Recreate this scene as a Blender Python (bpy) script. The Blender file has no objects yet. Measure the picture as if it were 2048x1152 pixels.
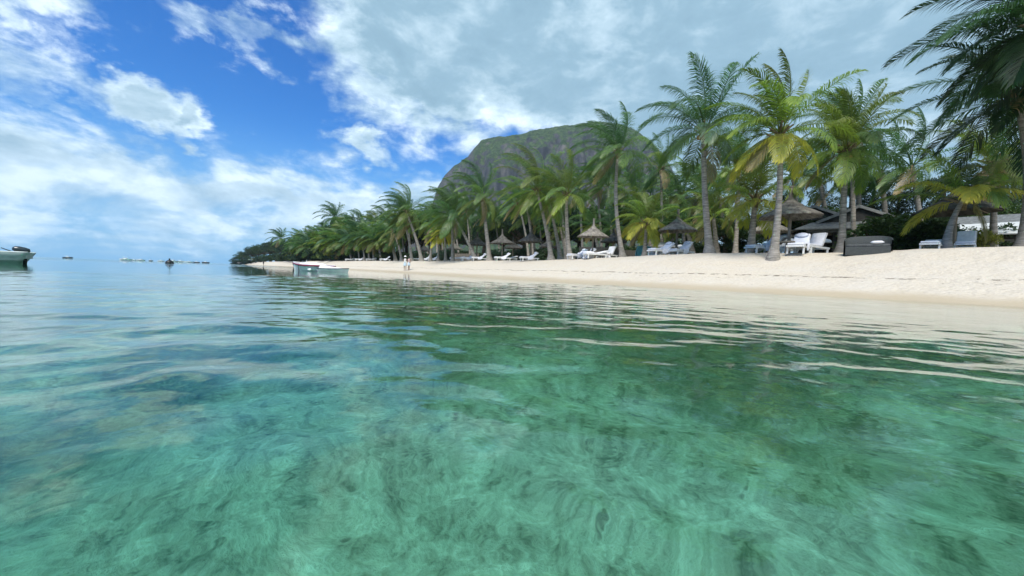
import bpy, math, random
import numpy as np
from mathutils import Vector, Matrix
R = math.radians
sc = bpy.context.scene
col = sc.collection
random.seed(7)

# ------------------------------------------------------------------ camera
CAM_H, FPX = 0.36, 744.0
PITCH, ROLL = R(2.26), R(2.0)
cp, sp_, cr, sr = math.cos(PITCH), math.sin(PITCH), math.cos(ROLL), math.sin(ROLL)
FW = Vector((0, cp, -sp_)); R0 = Vector((1, 0, 0)); U0 = Vector((0, sp_, cp))
RT = R0*cr + U0*sr; UP = U0*cr - R0*sr
cam_d = bpy.data.cameras.new('camera'); cam = bpy.data.objects.new('camera', cam_d); col.objects.link(cam)
cam_d.sensor_width = 36.0; cam_d.lens = FPX/1024*18.0; cam_d.clip_start = 0.02; cam_d.clip_end = 20000
cam.matrix_world = Matrix(((RT.x, UP.x, -FW.x, 0), (RT.y, UP.y, -FW.y, 0), (RT.z, UP.z, -FW.z, CAM_H), (0, 0, 0, 1)))
sc.camera = cam

# ------------------------------------------------------------------ render / view
sc.render.engine = 'CYCLES'
sc.cycles.use_denoising = True
sc.cycles.max_bounces = 10; sc.cycles.transparent_max_bounces = 12
sc.view_settings.view_transform = 'Standard'; sc.view_settings.look = 'None'
sc.view_settings.gamma = 1.0; sc.view_settings.use_curve_mapping = False
sc.view_settings.exposure = 0.85

SUN_AZ, SUN_EL = R(196), R(56)      # azimuth from +Y towards +X

def ray(px, py):
    return FW + RT*((px-1024)/FPX) - UP*((py-576)/FPX)
def at(px, py, Y):
    d = ray(px, py); return Vector((0, 0, CAM_H)) + d*(Y/d.y)
def colx(px, Y, z):
    a = (px-1024)/FPX; Z = z-CAM_H
    return (a*(Y*FW.y+Z*FW.z) - (Y*RT.y+Z*RT.z))/(RT.x-a*FW.x)
def azel(px, py):
    d = ray(px, py).normalized(); return math.atan2(d.x, d.y), math.asin(d.z)

# ------------------------------------------------------------------ node helper
class NT:
    def __init__(s, tree): s.t = tree; s.n = tree.nodes; s.l = tree.links
    def _set(s, sock, v):
        if v is None: return
        if isinstance(v, bpy.types.NodeSocket): s.l.new(v, sock)
        else: sock.default_value = v
    def node(s, typ, ins=None, **props):
        n = s.n.new(typ)
        for k, v in props.items(): setattr(n, k, v)
        for k, v in (ins or {}).items(): s._set(n.inputs[k], v)
        return n
    def m(s, op, a, b=None, c=None, clamp=False):
        n = s.n.new('ShaderNodeMath'); n.operation = op; n.use_clamp = clamp
        for i, v in enumerate((a, b, c)): s._set(n.inputs[i], v)
        return n.outputs[0]
    def vm(s, op, a, b=None, scale=None):
        n = s.n.new('ShaderNodeVectorMath'); n.operation = op
        s._set(n.inputs[0], a)
        if b is not None: s._set(n.inputs[1], b)
        if scale is not None: s._set(n.inputs['Scale'], scale)
        return n.outputs['Value'] if op in ('DOT_PRODUCT', 'LENGTH') else n.outputs['Vector']
    def mix(s, f, a, b, blend='MIX'):
        n = s.n.new('ShaderNodeMix'); n.data_type = 'RGBA'; n.blend_type = blend
        s._set(n.inputs[0], f); s._set(n.inputs[6], a); s._set(n.inputs[7], b)
        return n.outputs[2]
    def noise(s, vec, scale, detail=4, rough=0.55, dist=0.0, dim='3D', lac=2.0):
        n = s.n.new('ShaderNodeTexNoise'); n.noise_dimensions = dim
        if vec is not None: s.l.new(vec, n.inputs['Vector'])
        n.inputs['Scale'].default_value = scale; n.inputs['Detail'].default_value = detail
        n.inputs['Roughness'].default_value = rough; n.inputs['Distortion'].default_value = dist
        n.inputs['Lacunarity'].default_value = lac
        return n.outputs['Fac']
    def ss(s, v, a, b, lo=0.0, hi=1.0):
        n = s.n.new('ShaderNodeMapRange'); n.interpolation_type = 'SMOOTHSTEP'
        s._set(n.inputs[0], v); s._set(n.inputs[1], a); s._set(n.inputs[2], b); s._set(n.inputs[3], lo); s._set(n.inputs[4], hi)
        return n.outputs[0]
    def ramp(s, v, stops):
        n = s.n.new('ShaderNodeValToRGB'); e = n.color_ramp.elements
        while len(e) < len(stops): e.new(0.5)
        for i, (p, c) in enumerate(stops): e[i].position = p; e[i].color = tuple(c)+((1,) if len(c) == 3 else ())
        s._set(n.inputs[0], v); return n.outputs['Color']

# ------------------------------------------------------------------ world: sky with clouds
world = bpy.data.worlds.new('World'); sc.world = world; world.use_nodes = True
world.cycles.sampling_method = 'MANUAL'; world.cycles.sample_map_resolution = 512
w = NT(world.node_tree); w.n.clear()
sky = w.node('ShaderNodeTexSky', sky_type='NISHITA', sun_disc=False)
sky.sun_elevation = SUN_EL; sky.sun_rotation = SUN_AZ; sky.air_density = 1.0; sky.dust_density = 0.4; sky.ozone_density = 2.5
D = w.node('ShaderNodeTexCoord').outputs['Generated']
xyz = w.node('ShaderNodeSeparateXYZ', {0: D}); dx, dy, dz = xyz.outputs
az = w.m('ARCTAN2', dx, dy); el = w.m('ARCSINE', dz)
pv = w.node('ShaderNodeCombineXYZ', {0: az, 1: el, 2: 0.0}).outputs[0]
pv0 = pv
wn = w.node('ShaderNodeTexNoise', {'Vector': w.vm('MULTIPLY', pv, (1, 1.6, 1)), 'Scale': 7.0, 'Detail': 7.0, 'Roughness': 0.6}).outputs['Color']
pv = w.vm('ADD', pv, w.vm('SCALE', w.vm('SUBTRACT', wn, (0.5, 0.5, 0.5)), scale=0.26))
pv = w.vm('MULTIPLY', pv, (1, 1, 0))
zz = w.m('ADD', w.m('MAXIMUM', dz, 0.0), 0.16)
plane = w.node('ShaderNodeCombineXYZ', {0: w.m('DIVIDE', dx, zz), 1: w.m('DIVIDE', dy, zz), 2: 0.0}).outputs[0]
field = None
def addf(v):
    global field
    field = v if field is None else w.m('MAXIMUM', field, v)
def blob(px, py, ax, ay, bx_, by_, gain=1.0, top=0.75):
    """elliptic cloud: centre (px,py), half axes as picture offsets, converted to world azimuth/elevation"""
    c = azel(px, py); a1 = azel(px+ax, py+ay); b1 = azel(px+bx_, py+by_)
    A = np.array([[a1[0]-c[0], b1[0]-c[0]], [a1[1]-c[1], b1[1]-c[1]]]); I = np.linalg.inv(A)
    d = w.vm('SUBTRACT', pv, (c[0], c[1], 0))
    u = w.vm('DOT_PRODUCT', d, (I[0, 0], I[0, 1], 0)); v = w.vm('DOT_PRODUCT', d, (I[1, 0], I[1, 1], 0))
    ln = w.vm('LENGTH', w.node('ShaderNodeCombineXYZ', {0: u, 1: v, 2: 0.0}).outputs[0])
    addf(w.m('MINIMUM', w.m('MULTIPLY', w.m('SUBTRACT', 1.0, ln), gain), top))
def half(p0, p1, width, top=0.9):
    """cloud deck on the right-hand/upper side of the line p0 -> p1"""
    a = azel(*p0); b = azel(*p1); dx_, dy_ = b[0]-a[0], b[1]-a[1]; L = math.hypot(dx_, dy_)
    n = (-dy_/L, dx_/L)
    d = w.vm('SUBTRACT', pv, (a[0], a[1], 0))
    return w.m('MINIMUM', w.m('DIVIDE', w.vm('DOT_PRODUCT', d, (n[0], n[1], 0)), width), top)
# the big grey deck that fills the right and the zenith: two half planes
dk1 = half((700, 235), (560, -30), -0.16)
dk2 = half((700, 250), (1010, 300), 0.12)
az_r = azel(1075, 300)[0]
rgt = w.m('DIVIDE', w.m('SUBTRACT', az, az_r), 0.22)
deck = w.m('MINIMUM', w.m('MAXIMUM', w.m('MINIMUM', dk1, w.m('MAXIMUM', dk2, rgt)), -0.8), 0.95)
addf(deck)
# the band of stratocumulus over the horizon on the left
bd = half((0, 208), (960, 345), -0.12, 0.66)
bd_lo = w.m('MULTIPLY', w.m('SUBTRACT', el, 0.03), 4.5)
addf(w.m('MINIMUM', bd, w.m('ADD', bd_lo, 0.02)))
blob(262, 182, 120, 32, -20, 62, 1.25)
blob(368, 205, 58, 30, -26, 46, 1.1)
blob(95, 18, 130, 30, -30, 48, 0.6, .28)
blob(70, 140, 120, 26, -20, 60, 0.6, .27)
blob(480, 62, 210, 66, -14, 42, 0.6, .27)
blob(80, 200, 90, 40, -12, 20, 0.5, .22)
blob(720, 288, 60, 6, -4, 30, 0.9, .5)
addf(-0.75)
SD = Vector((math.sin(SUN_AZ)*math.cos(SUN_EL), math.cos(SUN_AZ)*math.cos(SUN_EL), math.sin(SUN_EL)))
stretch = w.vm('MULTIPLY', pv0, (1.0, 1.9, 1.0))
def fbm(vec):
    a = w.noise(vec, 6.5, 10, 0.62, 0.3)
    b = w.noise(plane, 1.9, 6, 0.6, 0.3)
    return w.m('ADD', w.m('MULTIPLY', a, 0.62), w.m('MULTIPLY', b, 0.38))
n0 = fbm(stretch)
n1 = fbm(w.vm('ADD', stretch, (0.045, 0.075, 0.0)))
dens = w.m('ADD', field, w.m('MULTIPLY', w.m('SUBTRACT', n0, 0.5), 2.7))
alpha = w.ss(dens, -0.22, 0.62)
thick = w.ss(dens, 0.35, 1.35)
relief = w.m('SUBTRACT', n0, n1)
big = w.noise(stretch, 2.1, 4, 0.5, 0.2)
toSun = w.m('MAXIMUM', w.vm('DOT_PRODUCT', D, tuple(SD)), 0.0)
lit = w.m('ADD', w.m('SUBTRACT', 0.80, w.m('MULTIPLY', thick, 0.55)), w.m('MULTIPLY', w.m('MULTIPLY', relief, 2.6), w.m('SUBTRACT', 1.0, w.m('MULTIPLY', thick, 0.6))))
lit = w.m('ADD', lit, w.m('MULTIPLY', w.m('SUBTRACT', big, 0.5), 0.6))
lit = w.m('ADD', lit, w.m('MULTIPLY', w.m('POWER', toSun, 6.0), 0.25), clamp=True)
cloud = w.ramp(lit, [(0.0, (1.3, 2.25, 3.0)), (0.45, (2.0, 3.15, 4.0)), (0.8, (4.1, 5.3, 6.1)), (1.0, (6.1, 7.1, 7.8))])
skyc = w.node('ShaderNodeHueSaturation', {'Hue': 0.5, 'Saturation': 1.45, 'Value': 1.0, 'Color': sky.outputs[0]}).outputs[0]
skyc = w.mix(1.0, skyc, (0.25, 0.74, 1.02, 1), 'MULTIPLY')
low = w.ss(el, 0.0, 0.34, 1, 0)
skyc = w.mix(w.m('MULTIPLY', low, 0.92), skyc, (1.25, 3.0, 5.2, 1))
final = w.mix(alpha, skyc, cloud)
bg = w.node('ShaderNodeBackground', {'Color': final, 'Strength': 0.1})
w.l.new(bg.outputs[0], w.node('ShaderNodeOutputWorld').inputs[0])

# ------------------------------------------------------------------ sun behind thin cloud
sd = bpy.data.lights.new('sun', 'SUN'); sd.energy = 3.1; sd.angle = R(24); sd.color = (1.0, 0.945, 0.86)
so = bpy.data.objects.new('sun', sd); col.objects.link(so)
so.rotation_euler = SD.to_track_quat('Z', 'Y').to_euler()

# ================================================================== helpers
def tag(o, label=None, cat=None, group=None, kind=None):
    if label: o['label'] = label
    if cat: o['category'] = cat
    if group: o['group'] = group
    if kind: o['kind'] = kind
    return o
def empty(name, loc, rz=0.0, scale=1.0):
    o = bpy.data.objects.new(name, None); col.objects.link(o)
    o.empty_display_size = 0.2; o.location = loc; o.rotation_euler = (0, 0, rz); o.scale = (scale,)*3
    return o
def link(name, me, mat=None, parent=None):
    o = bpy.data.objects.new(name, me); col.objects.link(o)
    if mat is not None and not me.materials: me.materials.append(mat)
    if parent is not None: o.parent = parent
    return o
def copy_tree(o, parent=None):
    c = o.copy(); col.objects.link(c); c.parent = parent
    for ch in list(o.children): copy_tree(ch, c)
    return c
def np_mesh(name, V, F, smooth=True, attrs=None):
    """V (n,3); F list of arrays of faces, each array (m,k)"""
    me = bpy.data.meshes.new(name)
    V = np.asarray(V, dtype=np.float32)
    Fs = [np.asarray(f, dtype=np.int32) for f in F if len(f)]
    me.vertices.add(len(V)); me.vertices.foreach_set('co', V.ravel())
    tot = sum(f.size for f in Fs); npoly = sum(len(f) for f in Fs)
    me.loops.add(tot); me.polygons.add(npoly)
    me.loops.foreach_set('vertex_index', np.concatenate([f.ravel() for f in Fs]))
    ls = []; st = 0
    for f in Fs:
        k = f.shape[1]; ls.append(st+np.arange(len(f))*k); st += f.size
    me.polygons.foreach_set('loop_start', np.concatenate(ls).astype(np.int32))
    me.polygons.foreach_set('use_smooth', np.full(npoly, smooth))
    me.update(calc_edges=True)
    for k, v in (attrs or {}).items():
        a = me.attributes.new(k, 'FLOAT', 'POINT'); a.data.foreach_set('value', np.asarray(v, dtype=np.float32))
    me.validate()
    return me
class MB:
    def __init__(s): s.v = []; s.f = []
    def add(s, vs, fs):
        b = len(s.v); s.v += [tuple(v) for v in vs]; s.f += [tuple(i+b for i in f) for f in fs]
    def box(s, c, size, rot=None, taper=1.0):
        hx, hy, hz = size[0]/2, size[1]/2, size[2]/2
        vs = [Vector((x*hx*(taper if z > 0 else 1), y*hy*(taper if z > 0 else 1), z*hz)) for z in (-1, 1) for x, y in ((-1, -1), (1, -1), (1, 1), (-1, 1))]
        if rot is not None: vs = [rot @ v for v in vs]
        s.add([v+Vector(c) for v in vs], [(3, 2, 1, 0), (4, 5, 6, 7), (0, 1, 5, 4), (1, 2, 6, 5), (2, 3, 7, 6), (3, 0, 4, 7)])
    def tube(s, pts, rad, n=8, cap=True):
        pts = [Vector(p) for p in pts]; rings = []
        for i, p in enumerate(pts):
            t = (pts[min(i+1, len(pts)-1)]-pts[max(i-1, 0)]).normalized()
            a = t.cross(Vector((0, 0, 1)) if abs(t.z) < .9 else Vector((0, 1, 0))).normalized(); b = t.cross(a)
            r = rad[i] if hasattr(rad, '__len__') else rad
            rings.append([p+(a*math.cos(2*math.pi*k/n)+b*math.sin(2*math.pi*k/n))*r for k in range(n)])
        fs = []
        for i in range(len(pts)-1):
            for k in range(n): fs.append((i*n+k, i*n+(k+1) % n, (i+1)*n+(k+1) % n, (i+1)*n+k))
        if cap: fs += [tuple(range(n))[::-1], tuple((len(pts)-1)*n+k for k in range(n))]
        s.add([v for r_ in rings for v in r_], fs)
    def lathe(s, prof, n=24, c=(0, 0, 0), jit=0.0, rng=random, sx=1, sy=1):
        vs = []; fs = []
        for r, z in prof:
            for k in range(n):
                a = 2*math.pi*k/n; j = 1+rng.uniform(-jit, jit)
                vs.append((c[0]+r*j*sx*math.cos(a), c[1]+r*j*sy*math.sin(a), c[2]+z+rng.uniform(-jit, jit)*.6*r))
        for i in range(len(prof)-1):
            for k in range(n): fs.append((i*n+k, i*n+(k+1) % n, (i+1)*n+(k+1) % n, (i+1)*n+k))
        s.add(vs, fs)
    def mesh(s, name, smooth=False):
        me = bpy.data.meshes.new(name); me.from_pydata(s.v, [], s.f)
        if smooth: me.polygons.foreach_set('use_smooth', [True]*len(me.polygons))
        me.update(); return me
    def build(s, name, mat, parent=None, smooth=False, bevel=0.0):
        o = link(name, s.mesh(name, smooth), mat, parent)
        if bevel:
            b = o.modifiers.new('bevel', 'BEVEL'); b.width = bevel; b.segments = 2; b.limit_method = 'ANGLE'
        return o

# ------------------------------------------------------------------ materials
MATS = {}
def principled(name, color, rough=0.6, var=0.12, scale=8.0, bump=0.0, bscale=40.0, spec=0.4, metallic=0.0, coord='Object', stretch=(1, 1, 1), dark=None):
    if name in MATS: return MATS[name]
    m = bpy.data.materials.new(name); m.use_nodes = True; MATS[name] = m
    t = NT(m.node_tree); b = t.n['Principled BSDF']
    tc = t.node('ShaderNodeTexCoord').outputs[coord]
    tc = t.vm('MULTIPLY', tc, stretch)
    n = t.noise(tc, scale, 6, 0.6)
    c = Vector(color)
    lo = Vector(dark) if dark else c*(1-2.2*var); hi = c*(1+1.4*var)
    cc = t.ramp(n, [(0.3, lo), (0.7, hi)])
    t.l.new(cc, b.inputs['Base Color'])
    b.inputs['Roughness'].default_value = rough; b.inputs['Specular IOR Level'].default_value = spec; b.inputs['Metallic'].default_value = metallic
    if bump:
        bn = t.node('ShaderNodeBump', {'Strength': bump, 'Distance': 0.02, 'Height': t.noise(tc, bscale, 5, 0.6)})
        t.l.new(bn.outputs[0], b.inputs['Normal'])
    return m

def leaf_mat(name, trans=0.45, rough=0.5):
    """leaf: diffuse + translucent; the object's own colour, varied leaf by leaf by the 'tint' attribute"""
    m = bpy.data.materials.new(name); m.use_nodes = True; t = NT(m.node_tree); t.n.clear()
    oi = t.node('ShaderNodeObjectInfo')
    at_ = t.node('ShaderNodeAttribute', attribute_name='tint').outputs['Fac']
    base = t.mix(1.0, oi.outputs['Color'], t.ramp(at_, [(0.0, (.45, .5, .5)), (0.5, (1, 1, 1)), (1.0, (1.65, 1.42, .95))]), 'MULTIPLY')
    d = t.node('ShaderNodeBsdfPrincipled', {'Base Color': base, 'Roughness': rough, 'Specular IOR Level': 0.35})
    tr = t.node('ShaderNodeBsdfTranslucent', {'Color': t.mix(1.0, base, (1.12, 1.4, .6, 1), 'MULTIPLY')})
    mx = t.node('ShaderNodeMixShader', {0: trans, 1: d.outputs[0], 2: tr.outputs[0]})
    t.l.new(mx.outputs[0], t.node('ShaderNodeOutputMaterial').inputs[0])
    return m
M_FROND = leaf_mat('palm_leaf', 0.38, 0.42)
M_LEAF = leaf_mat('broad_leaf', 0.3, 0.55)

# ================================================================== terrain
SHORE = [(40, -60), (22, -22), (14.6, -4), (12.6, 4.8), (11.7, 8.5), (10.5, 10.6), (9.5, 11.9), (8.3, 13.3), (6.4, 15.0), (4.3, 18.8), (.8, 23), (-4.6, 29.2),
         (-11.6, 41), (-20.5, 52), (-36, 72), (-54, 95), (-78, 122), (-115, 166), (-160, 222), (-176, 240), (-178, 252), (-150, 295), (0, 470), (400, 900), (1500, 2200)]
CREST = [(60, -60), (38, -22), (23, -4), (17.8, 7), (16.6, 11.4), (15.4, 13.6), (14.6, 16.4), (12.4, 18.6), (10.3, 19.8), (8.8, 23.4), (5.3, 33.5), (1.5, 40), (-3.3, 45.5), (-15.7, 60),
         (-32.5, 77), (-56, 103), (-90, 143), (-136, 200), (-156, 226), (-162, 240), (-140, 278), (20, 452), (430, 880), (1530, 2180)]
def pdist(X, Y, pts):
    d = np.full(X.shape, 1e9)
    for (x0, y0), (x1, y1) in zip(pts[:-1], pts[1:]):
        ex, ey = x1-x0, y1-y0; L2 = ex*ex+ey*ey
        t = np.clip(((X-x0)*ex+(Y-y0)*ey)/L2, 0, 1)
        d = np.minimum(d, np.hypot(X-x0-t*ex, Y-y0-t*ey))
    return d
def inside(X, Y, pts):
    poly = pts+[(4000, 2200), (4000, -60)]
    r = np.zeros(X.shape, bool); n = len(poly)
    for i in range(n):
        x0, y0 = poly[i]; x1, y1 = poly[(i+1) % n]
        if y0 == y1: continue
        c = ((y0 > Y) != (y1 > Y)) & (X < (x1-x0)*(Y-y0)/(y1-y0)+x0)
        r ^= c
    return r
def vnoise(X, Y, seed=0, octaves=4, freq=1.0):
    """cheap smooth noise: sums of rotated sines"""
    rg = np.random.RandomState(seed); out = np.zeros(X.shape); a = 1.0; tot = 0
    for o in range(octaves):
        s = np.zeros(X.shape)
        for k in range(5):
            th = rg.uniform(0, 2*np.pi); ph = rg.uniform(0, 6.28); f = freq*(2**o)*rg.uniform(.7, 1.4)
            s += np.sin((X*np.cos(th)+Y*np.sin(th))*f+ph+1.3*np.sin((X*np.sin(th)-Y*np.cos(th))*f*.6+ph*2))
        out += a*s/5; tot += a; a *= .5
    return out/tot
PLAT = 1.8
def terrain(X, Y, detail=True):
    X = np.asarray(X, float); Y = np.asarray(Y, float)
    ds = pdist(X, Y, SHORE); dc = pdist(X, Y, CREST); ins = inside(X, Y, SHORE); inc = inside(X, Y, CREST)
    t = ds/(ds+dc+1e-6)
    beach = PLAT*(0.62*t+0.38*t*t*(3-2*t))
    plat = PLAT+0.5*(1-np.exp(-dc/14.0))+np.clip((dc-60)*.01, 0, 14)
    sea = -(0.90*(1-np.exp(-ds/3.0))+0.55*(1-np.exp(-ds/30.0)))-np.clip((ds-200)*.004, 0, 5)*1.0
    z = np.where(inc, plat, np.where(ins, beach, sea))
    if detail:
        m = np.where(ins, np.clip(ds/3.5, 0, 1)*.045, np.clip(ds/3, 0, 1)*.05)
        z = z+m*vnoise(X, Y, 3, 3, .9)+np.where(ins, np.clip(ds-2, 0, 1)*.016, np.clip(ds/2, 0, 1)*.02)*vnoise(X, Y, 5, 2, 4.5)
    return z
def tz(x, y): return float(terrain(np.array([x]), np.array([y]))[0])
def ground(px, py):
    d = ray(px, py); Ys = np.concatenate([np.arange(2, 60, .05), np.arange(60, 320, .4)]); k = Ys/d.y
    X = d.x*k; Z = CAM_H+d.z*k; T = terrain(X, Ys)
    hit = np.where(Z <= T)[0]
    i = hit[0] if len(hit) else len(Ys)-1
    return Vector((X[i], Ys[i], T[i]))
def stand(px, Y):
    """the point of the land that stands at distance Y in picture column px"""
    z = 2.0
    for _ in range(4): x = colx(px, Y, z); z = tz(x, Y)
    return Vector((x, Y, z))

def polar(rings, angs):
    r, a = np.meshgrid(rings, angs, indexing='ij')
    return r*np.sin(a), r*np.cos(a)
def gridfaces(nr, na, wrap):
    i, j = np.meshgrid(np.arange(nr-1), np.arange(na if wrap else na-1), indexing='ij')
    j2 = (j+1) % na
    return np.stack([i*na+j, (i+1)*na+j, (i+1)*na+j2, i*na+j2], -1).reshape(-1, 4)
angs = np.radians(np.concatenate([np.arange(-64, 64, .3), np.arange(64, 296, 4.0)]))
rings = np.concatenate([[0.0001], np.geomspace(.3, 420, 430), np.geomspace(450, 3000, 16)])
TX, TY = polar(rings, angs); TZ = terrain(TX, TY)
V = np.stack([TX, TY, TZ], -1).reshape(-1, 3); F = gridfaces(len(rings), len(angs), True)[:, ::-1]
fz = V[F, 2].max(1)
def submesh(name, faces):
    u, inv = np.unique(faces, return_inverse=True)
    return np_mesh(name, V[u], [inv.reshape(faces.shape)])

def sand_mat():
    m = bpy.data.materials.new('coral_sand'); m.use_nodes = True; t = NT(m.node_tree); b = t.n['Principled BSDF']
    P = t.node('ShaderNodeNewGeometry').outputs['Position']; z = t.node('ShaderNodeSeparateXYZ', {0: P}).outputs[2]
    n1 = t.noise(P, .9, 5, .6); n2 = t.noise(P, 14, 5, .65); n3 = t.noise(P, 90, 3, .6)
    c = t.ramp(n2, [(.25, (.43, .375, .295)), (.5, (.55, .49, .395)), (.75, (.62, .56, .465))])
    c = t.mix(t.ss(n1, .4, .7, 0, .35), c, (.55, .52, .465, 1))
    zw = t.m('ADD', z, t.m('MULTIPLY', t.m('SUBTRACT', n1, .5), .16))
    wet = t.ss(zw, .05, .30, 1, 0)
    c = t.mix(t.m('MULTIPLY', wet, .75), c, (.40, .325, .215, 1))
    # strandline of dry weed: two broken lines at the height the tide left them
    wz = t.m('ADD', z, t.m('MULTIPLY', t.m('SUBTRACT', t.noise(P, .55, 3, .5), .5), .22))
    for h0, wd, thr in ((.62, .034, .47), (.48, .022, .57)):
        ln = t.ss(t.m('ABSOLUTE', t.m('SUBTRACT', wz, h0)), 0.0, wd, 1, 0)
        br = t.ss(t.noise(P, 3.4, 5, .7), thr, thr+.07)
        c = t.mix(t.m('MULTIPLY', t.m('MULTIPLY', ln, br), .9), c, (.10, .082, .06, 1))
    sp = t.ss(t.noise(P, 7.5, 2, .5), .73, .77)
    c = t.mix(t.m('MULTIPLY', sp, .5), c, (.22, .18, .13, 1))
    t.l.new(c, b.inputs['Base Color'])
    t.l.new(t.m('SUBTRACT', .92, t.m('MULTIPLY', wet, .35)), b.inputs['Roughness'])
    b.inputs['Specular IOR Level'].default_value = .25
    hgt = t.m('ADD', t.m('MULTIPLY', t.noise(P, 3.2, 4, .6), .6), t.m('ADD', t.m('MULTIPLY', n2, .22), t.m('MULTIPLY', n3, .05)))
    fv = t.node('ShaderNodeTexVoronoi', {'Vector': t.vm('ADD', P, t.vm('SCALE', t.node('ShaderNodeTexNoise', {'Vector': P, 'Scale': 3.0}).outputs['Color'], scale=.25)), 'Scale': 2.3, 'Randomness': 1.0})
    foot = t.m('MULTIPLY', t.ss(fv.outputs['Distance'], .08, .30, 0, 1), t.ss(n1, .40, .55))     # trodden hollows
    hgt = t.m('ADD', hgt, t.m('MULTIPLY', foot, .2))
    bm = t.node('ShaderNodeBump', {'Strength': t.m('SUBTRACT', .8, t.m('MULTIPLY', wet, .68)), 'Distance': .13, 'Height': hgt})
    t.l.new(bm.outputs[0], b.inputs['Normal'])
    return m
def seabed_mat():
    m = bpy.data.materials.new('lagoon_bed'); m.use_nodes = True; t = NT(m.node_tree); b = t.n['Principled BSDF']
    P = t.node('ShaderNodeNewGeometry').outputs['Position']; z = t.node('ShaderNodeSeparateXYZ', {0: P}).outputs[2]
    P2 = t.vm('ADD', P, t.vm('SCALE', t.node('ShaderNodeTexNoise', {'Vector': P, 'Scale': 1.3, 'Detail': 3.0}).outputs['Color'], scale=.5))
    big = t.noise(P2, .85, 5, .6); mid = t.noise(P2, 6.0, 6, .68); fine = t.noise(P2, 30, 4, .65)
    c = t.ramp(t.m('ADD', t.m('MULTIPLY', mid, .65), t.m('MULTIPLY', fine, .35)), [(.36, (.14, .15, .10)), (.46, (.36, .345, .255)), (.56, (.54, .51, .40)), (.68, (.80, .77, .65))])
    sandy = t.ss(t.vm('LENGTH', t.vm('SUBTRACT', P2, (.05, 1.05, -.8))), .6, 2.1, 1, 0)
    weed = t.ss(t.m('SUBTRACT', t.m('ADD', big, t.m('MULTIPLY', t.m('SUBTRACT', mid, .5), .5)), t.m('MULTIPLY', sandy, .24)), .39, .55)
    c = t.mix(t.m('MULTIPLY', weed, .74), c, t.ramp(fine, [(.3, (.045, .065, .03)), (.7, (.15, .18, .10))]))
    vo = t.node('ShaderNodeTexVoronoi', {'Vector': P2, 'Scale': 13.0, 'Randomness': 1.0})
    peb = t.ss(vo.outputs['Distance'], .10, .24, 1, 0)
    sel = t.ss(t.node('ShaderNodeSeparateColor', {0: vo.outputs['Color']}).outputs[0], .80, .84)
    c = t.mix(t.m('MULTIPLY', t.m('MULTIPLY', peb, sel), .8), c, t.ramp(t.node('ShaderNodeSeparateColor', {0: vo.outputs['Color']}).outputs[1], [(.2, (.16, .15, .11)), (.6, (.3, .27, .2)), (.9, (.75, .72, .62))]))
    shal = t.ss(z, -.22, -.0)
    c = t.mix(shal, c, (.52, .43, .30, 1))
    t.l.new(c, b.inputs['Base Color']); b.inputs['Roughness'].default_value = .9; b.inputs['Specular IOR Level'].default_value = .1
    bm = t.node('ShaderNodeBump', {'Strength': .8, 'Distance': .05, 'Height': t.m('ADD', mid, t.m('MULTIPLY', fine, .3))})
    t.l.new(bm.outputs[0], b.inputs['Normal'])
    return m
beach = link('beach', submesh('beach', F[fz > -.12]), sand_mat()); tag(beach, kind='structure')
bed = link('seabed', submesh('seabed', F[fz <= -.12]), seabed_mat()); tag(bed, kind='structure')

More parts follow.
